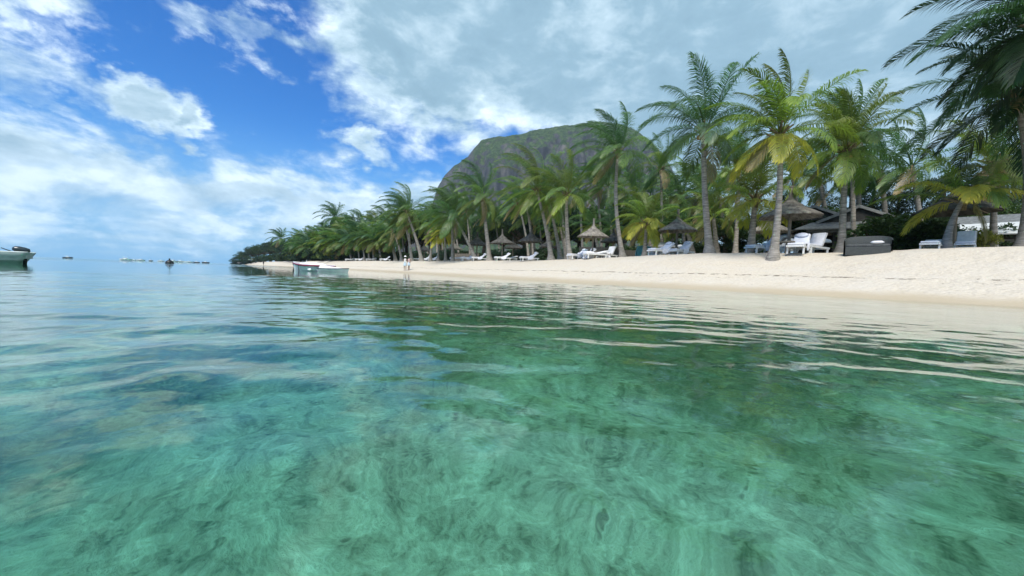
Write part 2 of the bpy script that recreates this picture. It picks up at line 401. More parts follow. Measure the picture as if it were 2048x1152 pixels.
# ------------------------------------------------------------------ water surface, real waves
def make_water():
    an = np.radians(np.concatenate([np.arange(-62, 62, .19), np.arange(62, 298, 4.0)]))
    rg_ = np.concatenate([[1e-4], np.geomspace(.25, 1.15, 110), np.geomspace(1.165, 14, 430), np.geomspace(14.2, 700, 150), np.geomspace(760, 3000, 14)])
    X, Y = polar(rg_, an); r = np.hypot(X, Y); dr = np.gradient(rg_)[:, None]
    Z = np.zeros_like(X)
    rs = np.random.RandomState(12)
    patch = np.clip(.62+.75*vnoise(X, Y, 21, 3, .33), .18, 1.5)*np.where(r > 25, np.clip(1-(r-25)/60, .55, 1), 1)
    shore = np.clip(pdist(X, Y, SHORE)/3, .35, 1)*np.clip(1.0+.10*(X+1.0), .85, 1.5)
    WX = X+.35*vnoise(X, Y, 31, 2, .8); WY = Y+.35*vnoise(X, Y, 32, 2, .8)
    N = 60
    for i in range(N):
        lam = .11*(2.6/.11)**((i+.5)/N); k = 2*np.pi/lam
        th = rs.normal(np.radians(276), np.radians(30)) if i % 5 else rs.uniform(0, 2*np.pi)
        slope = .0100*np.exp(-.5*(np.log(lam/.36)/.85)**2)
        fade = np.clip(lam/(3.2*dr)-.35, 0, 1)
        ph = k*(WX*np.cos(th)+WY*np.sin(th))+rs.uniform(0, 6.28)
        s = .5+.5*np.sin(ph)
        Z += fade*slope/k*2.0*(s**1.8 if i % 2 else s)
    Z *= patch*shore*1.15
    Vv = np.stack([X, Y, Z], -1).reshape(-1, 3)
    me = np_mesh('water', Vv, [gridfaces(len(rg_), len(an), True)[:, ::-1]])
    m = bpy.data.materials.new('lagoon_water'); m.use_nodes = True; t = NT(m.node_tree); t.n.clear()
    P = t.node('ShaderNodeNewGeometry').outputs['Position']
    h = t.m('ADD', t.noise(t.vm('MULTIPLY', P, (1, 1, 0)), 3.0, 4, .5, .4), t.m('MULTIPLY', t.noise(t.vm('MULTIPLY', P, (1, 1, 0)), 13.0, 3, .5, .6), .22))
    rr = t.vm('LENGTH', P); fine = t.noise(t.vm('MULTIPLY', P, (1, 1, 0)), 9.0, 2, .5, 1.2)
    h = t.m('ADD', h, t.m('MULTIPLY', t.m('MULTIPLY', fine, t.ss(rr, 2.5, 7.0, 1, 0)), .4))
    bm = t.node('ShaderNodeBump', {'Strength': t.ss(rr, 45, 110, .13, 3.0), 'Distance': .022, 'Height': h})
    g = t.node('ShaderNodeBsdfPrincipled', {'Base Color': (1, 1, 1, 1), 'Roughness': .0, 'IOR': 1.333, 'Transmission Weight': 1.0, 'Normal': bm.outputs[0]})
    va = t.node('ShaderNodeVolumeAbsorption', {'Color': (.50, .91, .84, 1), 'Density': 1.0})
    out = t.node('ShaderNodeOutputMaterial'); t.l.new(g.outputs[0], out.inputs[0]); t.l.new(va.outputs[0], out.inputs[1])
    o = link('water', me, m); tag(o, kind='structure'); return o
make_water()

# ================================================================== mountain
def mountain():
    prof = [(820, 470), (845, 432), (866, 402), (875, 372), (890, 346), (910, 328), (936, 311), (946, 297), (962, 279), (985, 273), (1012, 271), (1040, 267), (1060, 260), (1082, 255),
            (1112, 250), (1150, 247), (1178, 243), (1205, 241), (1240, 246), (1270, 258), (1300, 280), (1325, 305), (1340, 330), (1352, 360), (1366, 388), (1400, 440), (1440, 500)]
    YR = 950.0
    xs = []; hs = []
    for px, py in prof:
        p = at(px, py, YR); xs.append(p.x); hs.append(p.z)
    nu, nv = 420, 220
    u = np.linspace(xs[0]-20, xs[-1]+20, nu); v = np.linspace(-1.0, .9, nv)
    U, Vv = np.meshgrid(u, v, indexing='ij')
    H = np.interp(U, xs, hs)
    # section: wooded talus, cliff band, wooded cap sloping up to the ridge, then down behind
    sec = np.interp(Vv, [-1, -.62, -.5, -.40, -.28, -.1, 0, .35, .9], [0, .30, .40, .70, .80, .93, 1, .8, .3])
    k = np.interp(U, [xs[0], xs[6], xs[12], xs[-5], xs[-1]], [.4, .8, 1, .9, .4])
    Yw = YR+Vv*330*k
    rid = vnoise(U*.9, Yw*.35, 61, 4, .035)
    n2 = vnoise(U, Yw, 62, 4, .05); n3 = vnoise(U, Yw, 63, 3, .22)
    edge = np.clip(-Vv*4, 0, 1)
    n4 = vnoise(U, Yw, 64, 3, .55); gul = np.abs(vnoise(U*1.0, Yw*.25, 65, 3, .055))
    Z = H*sec*(1+.10*edge*rid*np.clip((1-sec)*3, 0, 1))+(9*n2+6*n3+2.2*n4)*edge+2.8*n3+2.4*np.abs(n4)-26*edge*np.clip(.35-gul, 0, 1)*np.clip((1-sec)*4, 0, 1)
    Yw = Yw+np.clip((1-np.abs(sec-.6)*2), 0, 1)*60*rid+14*n2*edge+np.clip(1.2-np.abs(sec-.6)*3, 0, 1)*90*np.clip(.4-gul, 0, 1)
    # keep the foot of the front slope below the ridge line as seen from the beach
    me = np_mesh('mountain', np.stack([U, Yw, Z-3], -1).reshape(-1, 3), [gridfaces(nu, nv, False)[:, ::-1][:, [0, 3, 2, 1]]])
    m = bpy.data.materials.new('mountain_rock'); m.use_nodes = True; t = NT(m.node_tree); b = t.n['Principled BSDF']
    g = t.node('ShaderNodeNewGeometry'); P = g.outputs['Position']; nz = t.node('ShaderNodeSeparateXYZ', {0: g.outputs['Normal']}).outputs[2]
    veg = t.ss(t.m('ADD', nz, t.m('MULTIPLY', t.m('SUBTRACT', t.noise(P, .03, 6, .65), .5), 1.0)), .44, .62)
    rock = t.ramp(t.noise(t.vm('MULTIPLY', P, (1, 1, .3)), .035, 8, .7), [(.36, (.022, .023, .028)), (.52, (.075, .073, .078)), (.66, (.17, .155, .14))])
    green = t.ramp(t.noise(P, .12, 8, .75), [(.36, (.014, .026, .011)), (.5, (.045, .075, .028)), (.64, (.10, .14, .05))])
    t.l.new(t.mix(veg, rock, green), b.inputs['Base Color']); b.inputs['Roughness'].default_value = .95; b.inputs['Specular IOR Level'].default_value = .1
    bm = t.node('ShaderNodeBump', {'Strength': 1.0, 'Distance': 9.0, 'Height': t.noise(P, .09, 8, .72)})
    t.l.new(bm.outputs[0], b.inputs['Normal'])
    tag(link('mountain', me, m), kind='structure')
mountain()

# ================================================================== palms
WIND = np.array([-0.92, 0.15, 0.0])
def frond_mesh(rg, L, az_, el_, droop, wind, nl, lw, width, tip_dry=.3):
    nl = int(nl*1.25) if nl < 60 else nl; width = width*(.62 if width > .05 else .88)
    n = 13; d = np.array([math.cos(el_)*math.sin(az_), math.cos(el_)*math.cos(az_), math.sin(el_)])
    P = [np.zeros(3)]; T = [d]
    for i in range(n-1):
        t = (i+1)/(n-1)
        d = d+np.array([0, 0, -1.])*droop*(.05+.33*t)*(1-.4*abs(d[2]) if d[2] < 0 else 1)+WIND*wind*(.05+.22*t)
        d = d/np.linalg.norm(d); P.append(P[-1]+d*L/(n-1)); T.append(d)
    P = np.array(P); T = np.array(T); tt = np.linspace(0, 1, n)
    # leaflets
    t = np.repeat(np.linspace(.14, .995, nl), 2)+rg.uniform(-.006, .006, 2*nl); t = np.clip(t, .1, 1)
    side = np.tile([1.0, -1.0], nl)
    pos = np.stack([np.interp(t, tt, P[:, k]) for k in range(3)], -1); tan = np.stack([np.interp(t, tt, T[:, k]) for k in range(3)], -1)
    tan /= np.linalg.norm(tan, axis=1)[:, None]
    # side vector: horizontal across the rachis, twisted a little
    zax = np.array([0, 0, 1.0]); refr = np.array([math.sin(az_), math.cos(az_), 0])
    S0 = np.cross(np.array([math.sin(az_), math.cos(az_), 0]), zax)
    S = S0[None]-tan*(tan@S0)[:, None]; S /= np.linalg.norm(S, axis=1)[:, None]
    Nn = np.cross(S, tan)
    ln = lw*(.42+.58*np.sin(np.pi*np.clip(t*.92+.12, 0, 1))**.8)*rg.uniform(.82, 1.1, len(t))*np.where(t > .93, .75, 1)
    a = np.radians(28+38*t**1.5)+rg.normal(0, .07, len(t)); vee = np.radians(18)-droop*.25
    dl = S*(side*np.cos(a))[:, None]+tan*np.sin(a)[:, None]+Nn*(math.sin(vee)*rg.uniform(.5, 1.3, len(t)))[:, None]+WIND*wind*.55
    dl /= np.linalg.norm(dl, axis=1)[:, None]
    sag = rg.uniform(.45, 1.15, len(t))
    d2 = dl+np.array([0, 0, -1.0])*sag[:, None]+WIND*wind*.6; d2 /= np.linalg.norm(d2, axis=1)[:, None]
    d3 = d2+np.array([0, 0, -1.0])*(sag*.9)[:, None]+WIND*wind*.4; d3 /= np.linalg.norm(d3, axis=1)[:, None]
    wd = tan-dl*(np.sum(tan*dl, 1))[:, None]; wd /= np.linalg.norm(wd, axis=1)[:, None]+1e-9
    wv = wd*(width*.5*rg.uniform(.8, 1.15, len(t)))[:, None]
    m1 = pos+dl*(ln*.42)[:, None]; m2 = m1+d2*(ln*.33)[:, None]; tip = m2+d3*(ln*.25)[:, None]
    V = np.stack([pos-wv*.6, pos+wv*.6, m1-wv, m1+wv, m2-wv*.7, m2+wv*.7, tip], 1).reshape(-1, 3)
    b = np.arange(len(t))*7
    Q = np.concatenate([np.stack([b, b+1, b+3, b+2], -1), np.stack([b+2, b+3, b+5, b+4], -1)]); Tr = np.stack([b+4, b+5, b+6], -1)
    base = .42+rg.normal(0, .11, len(t))+tip_dry*np.clip((t-.72)*2.2, 0, 1)
    tint = np.stack([base-.02, base-.02, base, base, base+tip_dry*.25, base+tip_dry*.25, base+tip_dry*.6], 1).ravel()
    # rachis: three-sided tapering rib
    nb = len(V); rad = np.interp(tt, [0, .12, 1], [.05, .030, .006])*(L/4.0)
    s = np.cross(T, zax+.01*refr); s /= np.linalg.norm(s, axis=1)[:, None]+1e-9; up = np.cross(s, T)
    ring = np.stack([P+s*rad[:, None], P-up*rad[:, None]*.8, P-s*rad[:, None], P+up*rad[:, None]*.6], 1).reshape(-1, 3)
    i, k = np.meshgrid(np.arange(n-1), np.arange(4), indexing='ij'); i = i.ravel(); k = k.ravel(); k2 = (k+1) % 4
    QR = np.stack([i*4+k, i*4+k2, (i+1)*4+k2, (i+1)*4+k], -1)+nb
    V = np.concatenate([V, ring]); tint = np.concatenate([np.clip(tint, 0, 1), np.full(len(ring), .78)])
    return np_mesh('frond', V, [np.concatenate([Q, QR]), Tr], True, {'tint': tint})

M_TRUNK = principled('palm_bark', (.30, .275, .24), .9, .26, 3.0, .5, 26, .2, stretch=(1, 1, 5.5))
def trunk_mesh(rg, p1, r0, bend, rings_n=26, n=9):
    """tapered curved trunk with leaf-scar rings and a swollen foot, from the origin to p1"""
    p1 = np.array(p1); t = np.linspace(0, 1, rings_n*2); Hh = p1[2]
    c = t[:, None]*p1[None]; c[:, :2] = p1[None, :2]*(t[:, None]**bend[0]); c[:, 0] += bend[1]*np.sin(np.pi*t); c[:, 1] += bend[2]*np.sin(np.pi*t)
    h = t*Hh
    rad = r0*.88*(.62+.38*(1-t))*(1+1.0*np.exp(-h/.32)+.25*np.exp(-h/1.1))*(1+.035*(np.arange(len(t)) % 2))*rg.uniform(.97, 1.03, len(t))
    a = np.arange(n)*2*np.pi/n
    lob = 1+.10*np.exp(-h/.4)[:, None]*np.sin(a*3+1)[None]
    X = c[:, 0, None]+rad[:, None]*lob*np.cos(a)[None]; Y = c[:, 1, None]+rad[:, None]*lob*np.sin(a)[None]; Z = np.repeat(c[:, 2, None], n, 1)
    Z[0] -= .35
    return np_mesh('trunk', np.stack([X, Y, Z], -1).reshape(-1, 3), [gridfaces(len(t), n, True)[:, ::-1]])
GREEN = (.108, .185, .064); DEEP = (.068, .138, .060); BLUEG = (.075, .142, .082); LIME = (.185, .26, .055); GOLD = (.45, .42, .075); OLIVE = (.135, .175, .045); DRY = (.32, .26, .15); BACKLIT = (.028, .060, .026)  # darkest green stands in for backlighting, painted into the right-hand palm leaves
def coconut_mesh():
    mb = MB(); mb.lathe([(0.001, -.13), (.075, -.10), (.11, -.02), (.105, .05), (.06, .12), (.001, .15)], 8); return mb.mesh('coconut', True)
COCO = coconut_mesh(); M_COCO = principled('coconut_husk', (.30, .20, .06), .6, .2, 9)
PALM_COUNT = 0
def palm(base, crown, L, colors, label, nf=24, group=None, r0=.17, nl=46, wind=.5, lw=.85, width=.036, bend=(1.5, 0, 0), coco=0, dry=1, name='coconut_palm', seed=None, up=1.0, low=-.55, extra=None, boots=True):
    """crown: world position of the growing point"""
    global PALM_COUNT; PALM_COUNT += 1
    rg = np.random.RandomState(seed if seed is not None else 100+PALM_COUNT)
    root = empty(name, base); tag(root, label, 'palm', group)
    rel = Vector(crown)-Vector(base)
    link('trunk', trunk_mesh(rg, rel, r0, bend), M_TRUNK, root)
    if boots:   # sheaths of old leaf bases under the crown
        mb = MB()
        for k in range(9):
            a = k*2.4; e = .5+.3*rg.rand(); r = r0*.62
            p0 = Vector((math.cos(a)*r*.6, math.sin(a)*r*.6, -.25+.05*k)); d = Vector((math.cos(a)*math.cos(e), math.sin(a)*math.cos(e), math.sin(e)))
            mb.tube([p0, p0+d*.25, p0+d*.55+Vector((0, 0, -.03))], [.075, .06, .035], 5)
        mb.tube([(0, 0, -.5), (0, 0, -.1), (0, 0, .25)], [r0*.66, r0*.95, r0*.4], 8)
        o = mb.build('leaf_bases', principled('leaf_base', (.19, .15, .075), .8, .25, 12), root, True); o.location = rel
    ga = 2.39996; a0 = rg.uniform(0, 6.28)
    specs = []
    for k in range(nf):
        q = (k+.5)/nf                                         # 0 = youngest, upright; 1 = oldest, hanging
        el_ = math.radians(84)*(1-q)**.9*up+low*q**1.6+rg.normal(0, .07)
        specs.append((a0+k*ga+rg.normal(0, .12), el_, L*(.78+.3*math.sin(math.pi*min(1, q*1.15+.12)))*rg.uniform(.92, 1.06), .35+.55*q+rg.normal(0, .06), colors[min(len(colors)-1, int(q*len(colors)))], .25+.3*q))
    for e in (extra or []): specs.append(e)
    for k in range(dry):
        specs.append((rg.uniform(0, 6.28), rg.uniform(-1.0, -.6), L*.7, .9, DRY, .5))
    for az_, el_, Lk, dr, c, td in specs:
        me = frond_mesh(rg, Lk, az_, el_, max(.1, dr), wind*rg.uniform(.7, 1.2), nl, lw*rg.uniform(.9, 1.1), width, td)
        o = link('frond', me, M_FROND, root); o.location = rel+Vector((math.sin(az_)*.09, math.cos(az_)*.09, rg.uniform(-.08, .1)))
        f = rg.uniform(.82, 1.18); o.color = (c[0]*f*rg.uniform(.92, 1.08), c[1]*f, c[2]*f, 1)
    for k in range(coco):
        a = k*1.3+rg.rand(); o = link('coconut', COCO, M_COCO, root); o.location = rel+Vector((math.cos(a)*.26, math.sin(a)*.26, -.28-.12*rg.rand())); o.scale = (1.1,)*3
    return root
def palm_px(bx, Y, cx, cy, L, colors, label, by=None, dY=0.0, **kw):
    base = ground(bx, by) if by else stand(bx, Y)
    return palm(base, at(cx, cy, base.y+dY), L, colors, label, **kw)

# --- the ones that can be told apart, from the near right to the far left
palm_px(2046, 14.2, 2036, 196, 3.7, [BACKLIT, DEEP, DEEP, BACKLIT], 'tall dark palm with drooping fronds rising beside the grey awning house', nf=28, nl=75, lw=.95, wind=.35, r0=.17, bend=(1.2, .25, 0), low=-.7, dry=0)
palm_px(2150, 12.2, 2092, 40, 3.5, [BACKLIT, BACKLIT, DEEP, BACKLIT], 'very tall shaded palm with the darkest, thickest crown above the beach', nf=34, nl=78, lw=1.0, wind=.3, r0=.18, dry=0, low=-.9)
palm_px(1893, 15.2, 1928, 396, 2.6, [LIME, GOLD], 'low palm leaning across a thatched umbrella with long golden lower fronds', nf=4, extra=[(R(-36), .42, 2.75, .34, LIME, .7), (R(-62), .75, 2.1, .5, GOLD, .4), (R(215), .75, 1.5, 1.15, GOLD, .5), (R(190), .6, 1.7, 1.0, LIME, .5), (R(136), .38, 2.3, .78, GOLD, .25), (R(112), .45, 2.8, .62, OLIVE, .4), (R(95), .62, 2.6, .4, LIME, .3), (R(60), 1.0, 2.3, .3, OLIVE, .2), (R(20), .9, 2.2, .4, OLIVE, .3)], nl=72, lw=.8, wind=.1, r0=.125, bend=(1.3, -.12, 0), low=-.35, dry=1, seed=5)
palm_px(1985, 17.5, 1985, 330, 2.9, [OLIVE, LIME, OLIVE, OLIVE], 'olive green palm standing behind the low golden leaning palm', nf=18, nl=65, wind=.2, r0=.14, dry=1)
palm_px(1682, 18.5, 1692, 300, 3.1, [OLIVE, OLIVE, GREEN, LIME], 'palm with straight grey trunk in front of the shingled pavilion', nf=24, nl=72, wind=.35, r0=.17, coco=3, bend=(1.0, 0, 0))
palm_px(1705, 21.5, 1700, 262, 3.0, [GREEN, OLIVE, DEEP], 'slender palm close behind the pavilion palm, trunk almost hidden', nf=20, nl=65, wind=.35, r0=.14)
palm_px(1546, 0, 1560, 268, 3.25, [OLIVE, LIME, LIME, LIME, GOLD], 'yellow green coconut palm rooted alone on the open sand slope', by=519, nf=24, nl=78, wind=.35, r0=.165, coco=7, bend=(1.1, .12, 0), seed=11)
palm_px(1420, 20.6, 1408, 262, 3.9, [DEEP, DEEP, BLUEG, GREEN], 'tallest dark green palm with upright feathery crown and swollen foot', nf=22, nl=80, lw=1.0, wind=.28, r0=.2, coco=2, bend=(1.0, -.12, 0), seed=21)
palm_px(1501, 21.0, 1511, 398, 3.0, [OLIVE, OLIVE, LIME, GOLD, GOLD], 'short thick palm with broad golden arching fronds beside a thatched umbrella', nf=18, nl=75, lw=.95, wind=.15, r0=.2, low=-.45, seed=8)
palm_px(1470, 27.0, 1480, 330, 3.2, [GREEN, OLIVE, LIME], 'middling palm showing its crown above the short golden palm', nf=18, nl=46, wind=.3)
palm_px(1289, 26.5, 1293, 446, 2.55, [OLIVE, LIME, LIME, GOLD, GOLD], 'small golden palm growing in front of the teal beach pod', nf=16, nl=67, lw=.8, wind=.12, r0=.15, low=-.5, dry=1, seed=9)
palm_px(1246, 30.0, 1236, 306, 4.2, [DEEP, DEEP, GREEN, GREEN], 'tall windblown palm with thin pale trunk behind the small golden palm', nf=25, nl=70, lw=1.0, wind=.55, r0=.2, bend=(1.0, -.35, 0))
palm_px(1322, 36.0, 1322, 338, 3.6, [GREEN, OLIVE, DEEP], 'palm behind the small golden palm with the mountain flank beside it', nf=20, nl=44, wind=.4)
palm_px(1141, 34.5, 1133, 390, 4.4, [OLIVE, OLIVE, GREEN, LIME], 'palm with straight white trunk flaring into a mound of roots', nf=22, nl=67, lw=.95, wind=.4, r0=.24, bend=(.8, -.1, 0), low=-.35)
palm_px(1102, 36.0, 1073, 380, 5.3, [OLIVE, GREEN, OLIVE, LIME], 'stout palm leaning left, front one of a leaning pair', nf=22, nl=67, lw=1.0, wind=.6, r0=.24, bend=(1.3, 0, 0))
palm_px(1121, 38.5, 1097, 400, 3.8, [GREEN, OLIVE, LIME], 'stout palm leaning left, rear one of a leaning pair', nf=18, nl=46, lw=.95, wind=.55, r0=.23, bend=(1.2, 0, 0))
palm_px(1057, 50.0, 1036, 405, 4.4, [GREEN, DEEP, GREEN], 'thin palm bending behind a dark thatched umbrella, left of two', nf=18, nl=40, wind=.6, r0=.19, width=.07)
palm_px(1066, 52.0, 1049, 398, 4.4, [GREEN, GREEN, OLIVE], 'thin palm bending behind a dark thatched umbrella, right of two', nf=18, nl=40, wind=.6, r0=.19, width=.07)
palm_px(979, 45.5, 964, 396, 5.2, [DEEP, GREEN, GREEN, OLIVE], 'thick trunked palm at the sand edge with a full windswept crown', nf=24, nl=65, lw=1.1, wind=.7, r0=.3, bend=(1.1, 0, 0), width=.07)
palm_px(950, 47.0, 906, 430, 5.2, [GREEN, DEEP, GREEN], 'palm leaning far left over the sand with strongly bent trunk', nf=24, nl=48, lw=1.1, wind=.75, r0=.26, bend=(1.25, 0, 0), width=.07)
palm_px(905, 50.0, 904, 436, 4.2, [GREEN, DEEP, OLIVE], 'upright palm crossing the leaning palm at its crown', nf=18, nl=40, wind=.6, r0=.22, width=.07)
palm_px(940, 60.0, 933, 420, 4.6, [GREEN, DEEP], 'hidden palm whose thin trunk stands behind the leaning palm', nf=16, nl=34, wind=.6, r0=.2, width=.09)
palm_px(876, 53.0, 878, 474, 2.7, [LIME, LIME, GOLD], 'small yellow palm, slightly shorter of two by the sand', nf=14, nl=34, wind=.4, r0=.17, width=.07, dry=0)
palm_px(891, 52.0, 889, 463, 2.9, [LIME, LIME, GOLD], 'small yellow palm, slightly taller of two by the sand', nf=15, nl=34, wind=.4, r0=.17, width=.07, dry=0)
palm_px(861, 55.0, 864, 450, 4.0, [GREEN, GREEN, OLIVE], 'straight slim palm beside the two small yellow palms', nf=18, nl=36, wind=.6, r0=.2, width=.08)
palm_px(843, 59.0, 813, 424, 5.2, [GREEN, DEEP, GREEN, OLIVE], 'big leaning palm rising behind the strolling couple', nf=24, nl=46, lw=1.2, wind=.8, r0=.3, bend=(1.25, 0, 0), width=.085)
palm_px(823, 61.0, 808, 442, 4.8, [GREEN, DEEP, GREEN], 'second palm leaning under the big one behind the couple', nf=20, nl=40, lw=1.1, wind=.75, r0=.24, width=.085)
palm_px(803, 66.0, 786, 462, 4.4, [GREEN, DEEP, OLIVE], 'lower palm leaning left beside the big leaning one', nf=18, nl=36, wind=.7, r0=.22, width=.085)
palm_px(574, 170.0, 562, 478, 6.6, [BLUEG, DEEP, GREEN], 'lone palm standing clear above the dark trees of the point', nf=20, nl=30, lw=1.7, wind=.7, r0=.3, width=.2, seed=33)
palm_px(676, 118.0, 670, 436, 6.4, [BLUEG, BLUEG, DEEP], 'high palm sticking out above the far palm grove', nf=24, nl=32, lw=1.7, wind=.55, r0=.3, width=.17, seed=34)
# --- the far grove along the sand: look-alikes
fr = np.random.RandomState(77)
def far_row(n, x0, x1, f_depth, f_top, L, lab, grp, jit=6, back=8, lwk=1.0):
    for i in range(n):
        px = x0+(x1-x0)*(i+fr.uniform(.1, .9))/n; Y = f_depth(px)+fr.uniform(0, back)
        cy = f_top(px)+fr.uniform(-jit, jit)*1.6
        cs = [[GREEN, DEEP, OLIVE], [DEEP, DEEP, GREEN], [GREEN, OLIVE, OLIVE], [BLUEG, DEEP, GREEN], [OLIVE, LIME, OLIVE]][fr.choice(5, p=[.3, .25, .2, .17, .08])]
        base = stand(px, Y); lean = fr.uniform(2, 12)*60/Y*1.2
        palm(base, at(px-lean, cy, Y+fr.uniform(-1, 1)), L*fr.uniform(.88, 1.15), cs, lab, nf=17, group=grp, r0=.2+.06*fr.rand(), nl=26, lw=1.25*lwk, wind=.7, width=.12*lwk, dry=1, boots=False, bend=(1.0+.4*fr.rand(), 0, 0))
def crest_depth(px):
    return float(np.interp(px, [500, 560, 600, 700, 760, 830, 970, 1140, 1300], [205, 140, 108, 78, 70, 61, 47, 36, 26]))
far_row(13, 690, 800, lambda p: crest_depth(p)+2, lambda p: np.interp(p, [690, 800], [484, 470]), 4.2, 'green palm of the crowded row between the motorboat and the couple', 'palms crowded along the sand')
far_row(12, 690, 880, lambda p: crest_depth(p)+13, lambda p: np.interp(p, [690, 745, 800, 880], [458, 448, 446, 444]), 4.4, 'taller palm rising behind the crowded row along the sand', 'palms behind the crowded row', back=12)
far_row(16, 590, 700, lambda p: crest_depth(p)+2, lambda p: np.interp(p, [590, 700], [500, 488]), 4.8, 'distant low palm at the sand edge behind the moored boats', 'distant low palms behind the boats', back=16, jit=4, lwk=1.3)
far_row(11, 600, 720, lambda p: crest_depth(p)+20, lambda p: np.interp(p, [600, 660, 720], [486, 474, 460]), 5.2, 'distant taller palm in the second rank behind the moored boats', 'distant palms of the second rank', back=20, jit=5, lwk=1.4)
far_row(9, 855, 1110, lambda p: crest_depth(p)+16, lambda p: np.interp(p, [855, 960, 1110], [448, 432, 430]), 4.4, 'green palm in the shade behind the leaning front palms', 'palms behind the leaning front palms', back=14)
far_row(14, 1090, 1500, lambda p: np.interp(p, [1100, 1500], [48, 30]), lambda p: np.interp(p, [1100, 1200, 1340, 1500], [395, 372, 392, 385]), 4.3, 'green palm in the grove behind the thatched umbrellas', 'palms behind the umbrellas', back=10, lwk=.8)
far_row(5, 1560, 1900, lambda p: np.interp(p, [1560, 1900], [30, 24]), lambda p: np.interp(p, [1560, 1900], [360, 330]), 3.7, 'green palm in the garden behind the shingled pavilion', 'palms behind the pavilion', back=5, lwk=.7)
far_row(7, 1120, 1480, lambda p: np.interp(p, [1120, 1480], [40, 25]), lambda p: np.interp(p, [1120, 1480], [458, 440]), 2.9, 'young low palm filling the ground between the trunks', 'young palms among the trunks', back=4, lwk=.65)

# ================================================================== leafy trees and shrubs behind the palms
M_BARK = principled('tree_bark', (.10, .085, .065), .95, .3, 6, .4, 20, .1)
def leaf_cloud(rg, lumps, n, size, droop=.2, aspect=2.0):
    """leaf-sized quads spread through a set of lumps (centre, radii)"""
    C = []; w_ = np.array([l[1][0]*l[1][1]+l[1][0]*l[1][2] for l in lumps]); w_ /= w_.sum()
    which = rg.choice(len(lumps), n, p=w_)
    c = np.array([l[0] for l in lumps])[which]; r = np.array([l[1] for l in lumps])[which]
    u = rg.normal(size=(n, 3)); u /= np.linalg.norm(u, axis=1)[:, None]
    rad = rg.uniform(.45, 1.0, n)**.5*(1+.18*rg.normal(size=n).clip(-1, 1.5))
    pos = c+u*r*rad[:, None]
    d = u+rg.normal(0, .7, (n, 3)); d[:, 2] -= droop; d /= np.linalg.norm(d, axis=1)[:, None]
    sv = np.cross(d, rg.normal(size=(n, 3))); sv /= np.linalg.norm(sv, axis=1)[:, None]+1e-9
    ln = size*rg.uniform(.6, 1.3, n); wdt = ln/aspect
    a = pos-d*ln[:, None]*.5; b = pos+d*ln[:, None]*.5; m = pos+np.cross(d, sv)*ln[:, None]*.08
    V = np.stack([a, m+sv*wdt[:, None]*.5, b, m-sv*wdt[:, None]*.5], 1).reshape(-1, 3)
    i = np.arange(n)*4
    tint = np.repeat(np.clip(.45+.13*rg.normal(size=n), 0, 1), 4)
    return np_mesh('crown', V, [np.stack([i, i+1, i+2, i+3], -1)], False, {'tint': tint})
def tree_variant(seed, kind):
    rg = np.random.RandomState(seed); lumps = []; mb = MB()
    if kind == 'tall':      # casuarina-like: airy upright plumes; unit height 10 m
        mb.tube([(0, 0, -.4), (.1, 0, 3), (.05, .1, 6.5), (0, 0, 9)], [.24, .18, .1, .03], 7)
        for k in range(26):
            h = rg.uniform(2.4, 9.6); a = rg.uniform(0, 6.28); rr = np.interp(h, [2, 5, 10], [2.2, 1.9, .35])*rg.uniform(.5, 1.1)
            p = Vector((math.cos(a)*rr, math.sin(a)*rr, h+rr*.3)); mb.tube([(0, 0, h-.9), p*.5+Vector((0, 0, h*.5-.25)), p], [.05, .035, .012], 4)
            lumps.append(((p.x, p.y, p.z), (rg.uniform(.5, .95), rg.uniform(.5, .95), rg.uniform(.45, .8))))
        n, size, asp = 4600, .30, 4.5
    elif kind == 'round':   # dense round tree; unit height 7 m
        mb.tube([(0, 0, -.4), (.1, 0, 1.6), (0, .1, 3.2)], [.28, .22, .16], 7)
        for k in range(24):
            a = rg.uniform(0, 6.28); e = rg.uniform(-.35, 1.3); rr = rg.uniform(1.3, 2.6)
            p = Vector((math.cos(a)*math.cos(e)*rr*1.15, math.sin(a)*math.cos(e)*rr*1.15, 4.1+math.sin(e)*rr)); mb.tube([(0, 0, 2.6), p*.55+Vector((0, 0, 1.3)), p], [.1, .06, .02], 4)
            lumps.append(((p.x, p.y, p.z), (rg.uniform(.6, 1.15), rg.uniform(.6, 1.15), rg.uniform(.5, .9))))
        n, size, asp = 5200, .27, 2.0
    else:                   # shrub; unit height 1.7 m
        for k in range(5):
            a = rg.uniform(0, 6.28); mb.tube([(0, 0, -.2), (math.cos(a)*.3, math.sin(a)*.3, .6), (math.cos(a)*.7, math.sin(a)*.7, 1.2)], [.04, .03, .01], 4)
        for k in range(15):
            a = rg.uniform(0, 6.28); rr = rg.uniform(.1, 1.0)
            lumps.append(((math.cos(a)*rr, math.sin(a)*rr, rg.uniform(.35, 1.35)), (rg.uniform(.25, .5),)*2+(rg.uniform(.2, .38),)))
        n, size, asp = 2300, .15, 2.0
    return leaf_cloud(rg, lumps, n, size, .2, asp), mb.mesh('trunk', True)
TREES = {k: [tree_variant(s0+i, k) for i in range(3)] for k, s0 in (('tall', 300), ('round', 320), ('shrub', 340))}
HT = {'tall': 10.2, 'round': 7.0, 'shrub': 1.7}
tr = np.random.RandomState(5); TN = 0
